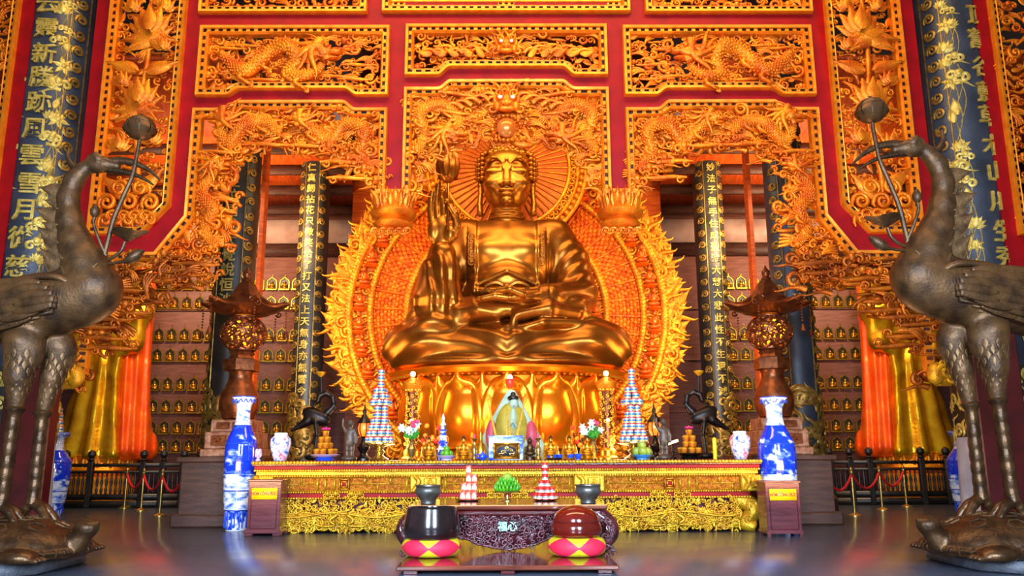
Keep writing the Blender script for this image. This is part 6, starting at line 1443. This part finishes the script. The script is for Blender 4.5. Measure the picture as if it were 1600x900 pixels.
# ---- teapot and cups
i = It('teapot', 'small blue teapot at the left foot of the incense box', 'teapot', 754, 14.75); i.lathe('body', [(3, 0), (6, 3), (6.6, 6), (5, 9.5), (2, 11)], 'porcelain_blue'); i.lathe('lid', [(2.6, 10.6), (2, 12), (1, 13.4), (.3, 13.8)], 'porcelain_blue'); i.tube('spout', [(5, 0, 5), (8, 0, 6), (10, 0, 10)], np.linspace(1.6, .9, 12), 'porcelain_blue'); i.tube('handle', [(-5.5, 0, 3.5), (-10, 0, 4), (-10, 0, 9), (-5, 0, 9)], .9, 'porcelain_blue')
i = It('tray', 'small black tray of blue cups right of the right candlestick', 'tray', 865, 14.75); i.lathe('body', [(11, 0), (13, 1), (13.5, 3), (12.5, 2.4)], 'black', seg=24)
cp = None
for px, dz, lab in ((857, 2.6, 'left one on the small black tray'), (865, 2.6, 'middle one on the small black tray'), (873, 2.6, 'right one on the small black tray'), (889, 0, 'standing alone right of the black tray'), (901, 0, 'standing nearest the right lily vase')):
    u = mpp(705, 14.70)
    if cp is None: cp = o = MB().lathe([(2.4*u, 0), (3*u, .6*u), (5*u, 4.5*u), (5.2*u, 8*u), (4.8*u, 8*u), (4*u, 3*u)], (0, 0, 0), 16, mis=[1, 0, 0, 1, 1]).build('tea_cup', ['porcelain_blue', 'porcelain_white'])
    else: o = cp.copy(); COL.objects.link(o)
    o.location = (W(px, 705, 15.00).x, 14.7, ZT+dz*mpp(705, 14.75)*.75); s_ = .8 if dz else 1.15; o.scale = (s_,)*3; tag(o, 'tiny blue-and-white cup, '+lab, 'cup', 'blue tea cups on the altar')
# ---- incense box
i = It('incense_box', 'square blue-white porcelain incense box with framed gold picture in the middle', 'censer', 790.5, 14.75); u = i.u
MB().box(i.p(0, 0, 18.5), (53*u, 26*u, 37*u), ch=.02).build('body', 'porcelain_pale', i.t, angle=30); MB().box(i.p(0, 0, 36), (56*u, 29*u, 3*u), ch=.01).build('rim', 'porcelain_pale', i.t, angle=30)
m = MB(); 
for dz in (3, 25): m.box(i.p(1, -14, dz), (38*u, 1.6*u, 2.6*u))
for dx in (-18, 20): m.box(i.p(dx, -14, 14), (2.6*u, 1.6*u, 24*u))
fr = m.build('picture_frame', 'gold_small', i.t, smooth=False); MB().box(i.p(1, -13.4, 14), (36*u, .8*u, 22*u)).build('picture', 'brass', fr, smooth=False)
m = MB(); m.prism([(i.x+(1+15*math.cos(a))*u, i.z+(14+8*math.sin(a))*u) for a in np.linspace(0, 2*PI, 30)[:-1]], i.Y-14.6*u, i.Y-14*u); m.build('blue_medallion', 'slate_blue', fr, smooth=False); m = MB()
for dx, dz, k in ((-5, -1, 'cloud'), (6, 1, 'cloud'), (0, 4, 'sp'), (8, -4, 'bar'), (-8, -4, 'bar')): m.inst(PR[k], i.p(1+dx, -14.9, 14+dz), 0, 4*u)
m.build('gilt_scene', 'brass', fr, angle=180)
for (x1, z1, x2, z2), lab in (((-15, 34, -29, 95), 'thick gold incense stick leaning left in the incense box'), ((1, 34, 2, 80), 'thick gold incense stick standing upright in the incense box'), ((17, 34, 31, 97), 'thick gold incense stick leaning right in the incense box'), ((7, 34, 5, 62), 'short gold incense stick behind the upright one')):
    m = MB(); n = 40; tt = np.linspace(0, 1, n); m.tube([i.p(x1+(x2-x1)*q, -2, z1+(z2-z1)*q) for q in tt], (2.1-.9*tt+.3*np.sin(tt*40))*u, 8); tag(m.build('incense_stick', 'incense'), lab, 'incense', 'gold incense sticks')
# ---- painted cone-robed figure
i = It('painted_figure', 'painted robed lady figure with spreading cape behind the incense box', 'figure', 799, 15.80); u = i.u
def tri(z): return 62*(1-z/112)**.92+2.5
m = MB(); n = 28; V = []; Zs = np.linspace(0, 108, 16)
for z in Zs:
    for k in range(n): a = k*2*PI/n; V.append(i.p(tri(z)*math.cos(a), tri(z)*.32*math.sin(a), z))
m.add(V, [(r*n+k, r*n+(k+1) % n, (r+1)*n+(k+1) % n, (r+1)*n+k) for r in range(15) for k in range(n)], ngons=[list(range(n))[::-1], list(range(15*n, 16*n))]); m.build('cape', 'paint_mint', i.t)
def patch(name, pts, m_, off):
    b = MB(); P = [(x, z) for x, z in pts]; b.prism([(i.x+x*u, i.z+z*u) for x, z in P], i.Y-off*u, i.Y-(off-3)*u); return b.build(name, m_, i.t, angle=30)
def bulge(name, c, r, m_): return i.ells(name, [(*c, r)], m_)
bulge('robe', (0, -9, 45), (26, 14, 44), 'paint_olive'); bulge('sleeve', (-31, -9, 36), (9, 9, 26), 'paint_pink'); bulge('sleeve', (31, -9, 34), (10, 9, 26), 'paint_pink'); bulge('bodice', (3, -15, 58), (7, 9, 22), 'paint_mint'); bulge('face', (4, -14, 86), (7, 6, 9), 'paint_mint'); bulge('hair', (3, -12, 95), (9, 7, 5), 'black'); bulge('topknot', (3, -11, 101), (4, 4, 4), 'black')
bulge('lips', (4, -20, 82), (1.4, .6, .7), 'paint_pink')
i.tube('hands', [(-5, -22, 50), (2, -26, 58), (8, -22, 50)], 2.6, 'paint_mint')
# ---- lotus lamp columns with bulbs
for px, w_ in ((643, 'left'), (950, 'right')):
    i = It('lamp_column', 'ornate gold lamp column with a lit bulb, %s of the lotus throne' % w_, 'lamp', px, 16.30); i.lathe('foot', [(17, 0), (17, 3), (13, 6), (13, 14), (9, 18)], 'gold_small', seg=16); i.lathe('shaft', [(9, 18), (8, 30), (9.5, 48), (8, 60), (8, 104), (10, 108)], 'copper', seg=16)
    m = MB()
    for k in range(60): a = k*2.4; m.inst(PR['sp'], i.p(9*math.sin(a), -9*math.cos(a), 22+k*1.4), k, 4*i.u)
    for k in range(12): a = k*PI/6; m.inst(PR['leaf0'], i.p(11*math.sin(a), -11*math.cos(a), 112), 0, 9*i.u)
    m.build('scroll_relief', 'gold_small', i.t, angle=180); i.lathe('capital', [(9, 106), (16, 114), (17, 120), (11, 124), (5, 128)], 'gold_halo', seg=16); i.ells('bulb', [(0, -2, 134, 4.2)], 'bulb_warm'); i.ells('lower_bulb', [(0, -12, 60, 2.6)], 'bulb_warm')
i = It('lotus_bulb_lamp', 'red lotus bulb lamp on a thin rod above the painted figure', 'lamp', 797, 16.50); i.tube('rod', [(0, 6, 0), (0, 6, 60), (0, 0, 114)], 1.2, 'brass'); i.lathe('red_cup', [(2, 110), (6, 115), (7.5, 122), (6, 126)], 'bulb_red', seg=12); i.ells('bulb', [(0, 0, 128, (4.4, 4.4, 5))], 'bulb_warm')
# ---- candle, neon
i = It('candle', 'yellow candle standing near the right porcelain jar', 'candle', 1117, 15.20); i.lathe('wax', [(3, 0), (3, 32), (1, 33.5)], 'yellow_sign'); i.lathe('wick', [(.4, 33), (.4, 36)], 'black', seg=6)
i = It('neon_tube', 'short glowing tube lamp leaning behind the right child figurine', 'lamp', 1051, 15.90); i.tube('tube', [(-9, 0, 23), (0, 0, 26), (9, 0, 29)], 2, 'neon'); i.lathe('holder', [(6, 0), (6, 3), (1.4, 5), (1.4, 24)], 'iron')
# ---- back shelf behind the altar
m = MB(); m.box((0, 17.12, .6), (8.4, .8, 1.2), ch=.03); tag(m.build('back_shelf', 'wood_orange'), 'long brown wooden shelf behind the gilded altar', 'shelf')
# ================================================================== light
def area(name, loc, tgt, sx, sy, p, c):
    l = bpy.data.lights.new(name, 'AREA'); l.shape = 'RECTANGLE'; l.size = sx; l.size_y = sy; l.energy = p; l.color = c
    o = bpy.data.objects.new(name, l); COL.objects.link(o); o.location = loc; o.rotation_euler = (Vector(tgt)-Vector(loc)).to_track_quat('-Z', 'Y').to_euler(); return o
def point(name, loc, p, c, r=.1):
    l = bpy.data.lights.new(name, 'POINT'); l.energy = p; l.color = c; l.shadow_soft_size = r
    o = bpy.data.objects.new(name, l); COL.objects.link(o); o.location = loc; return o
WARM = (1, .6, .26); WARM2 = (1, .74, .46); DAY = (.62, .78, 1)
for s in (-1, 1):
    dl = area('daylight', (s*3.4, -3.5, 4.6), (s*.6, 13, .6), 2.6, 5.5, 1000, DAY); dl.data.spread = math.radians(95)
area('sky_fill', (0, -5, 7), (0, 14, 3), 16, 3, 450, DAY)
area('front_warm', (0, 9.6, 13.6), (0, 15, 6.0), 14, 2, 1300, (1, .62, .3))
for s in (-1, 1):
    area('ceiling_fill', (s*7, 21.6, 7.2), (s*7, 23.6, 9.6), 3, .6, 300, (1, .6, .3))  # unseen light added to brighten the aisle ceiling planks
    area('screen_fill', (s*4.6, 12.4, 1.0), (s*4.6, 15, 6.5), 1.5, .5, 180, WARM)  # unseen light added to wash the carved screen from below
    area('halo_light', (s*5.2, 18.2, 4.0), (s*3, 22.5, 4.6), 1.2, 2.5, 210, WARM)
    area('aisle_light', (s*8.2, 20.0, 8.2), (s*8.5, 26, 3.5), 3, 1.5, 600, WARM2)
area('statue_key', (0, 16.6, 9.3), (0, 20, 4.5), 4, 1.2, 170, WARM2)
for x in (-2.2, 0, 2.2): point('altar_fill', (x, 16.2, 1.5), 60, (1, .66, .32), .2)  # unseen point lights added for warm highlights on throne and statue
area('halo_top', (0, 18.6, 9.4), (0, 22.5, 5.5), 6, 1, 190, WARM)
w = bpy.data.worlds.new('world'); SC.world = w; w.use_nodes = True
w.node_tree.nodes['Background'].inputs[0].default_value = (.62, .5, .46, 1); w.node_tree.nodes['Background'].inputs[1].default_value = .36
SC.view_settings.view_transform = 'Standard'; SC.view_settings.look = 'None'; SC.view_settings.exposure = 0
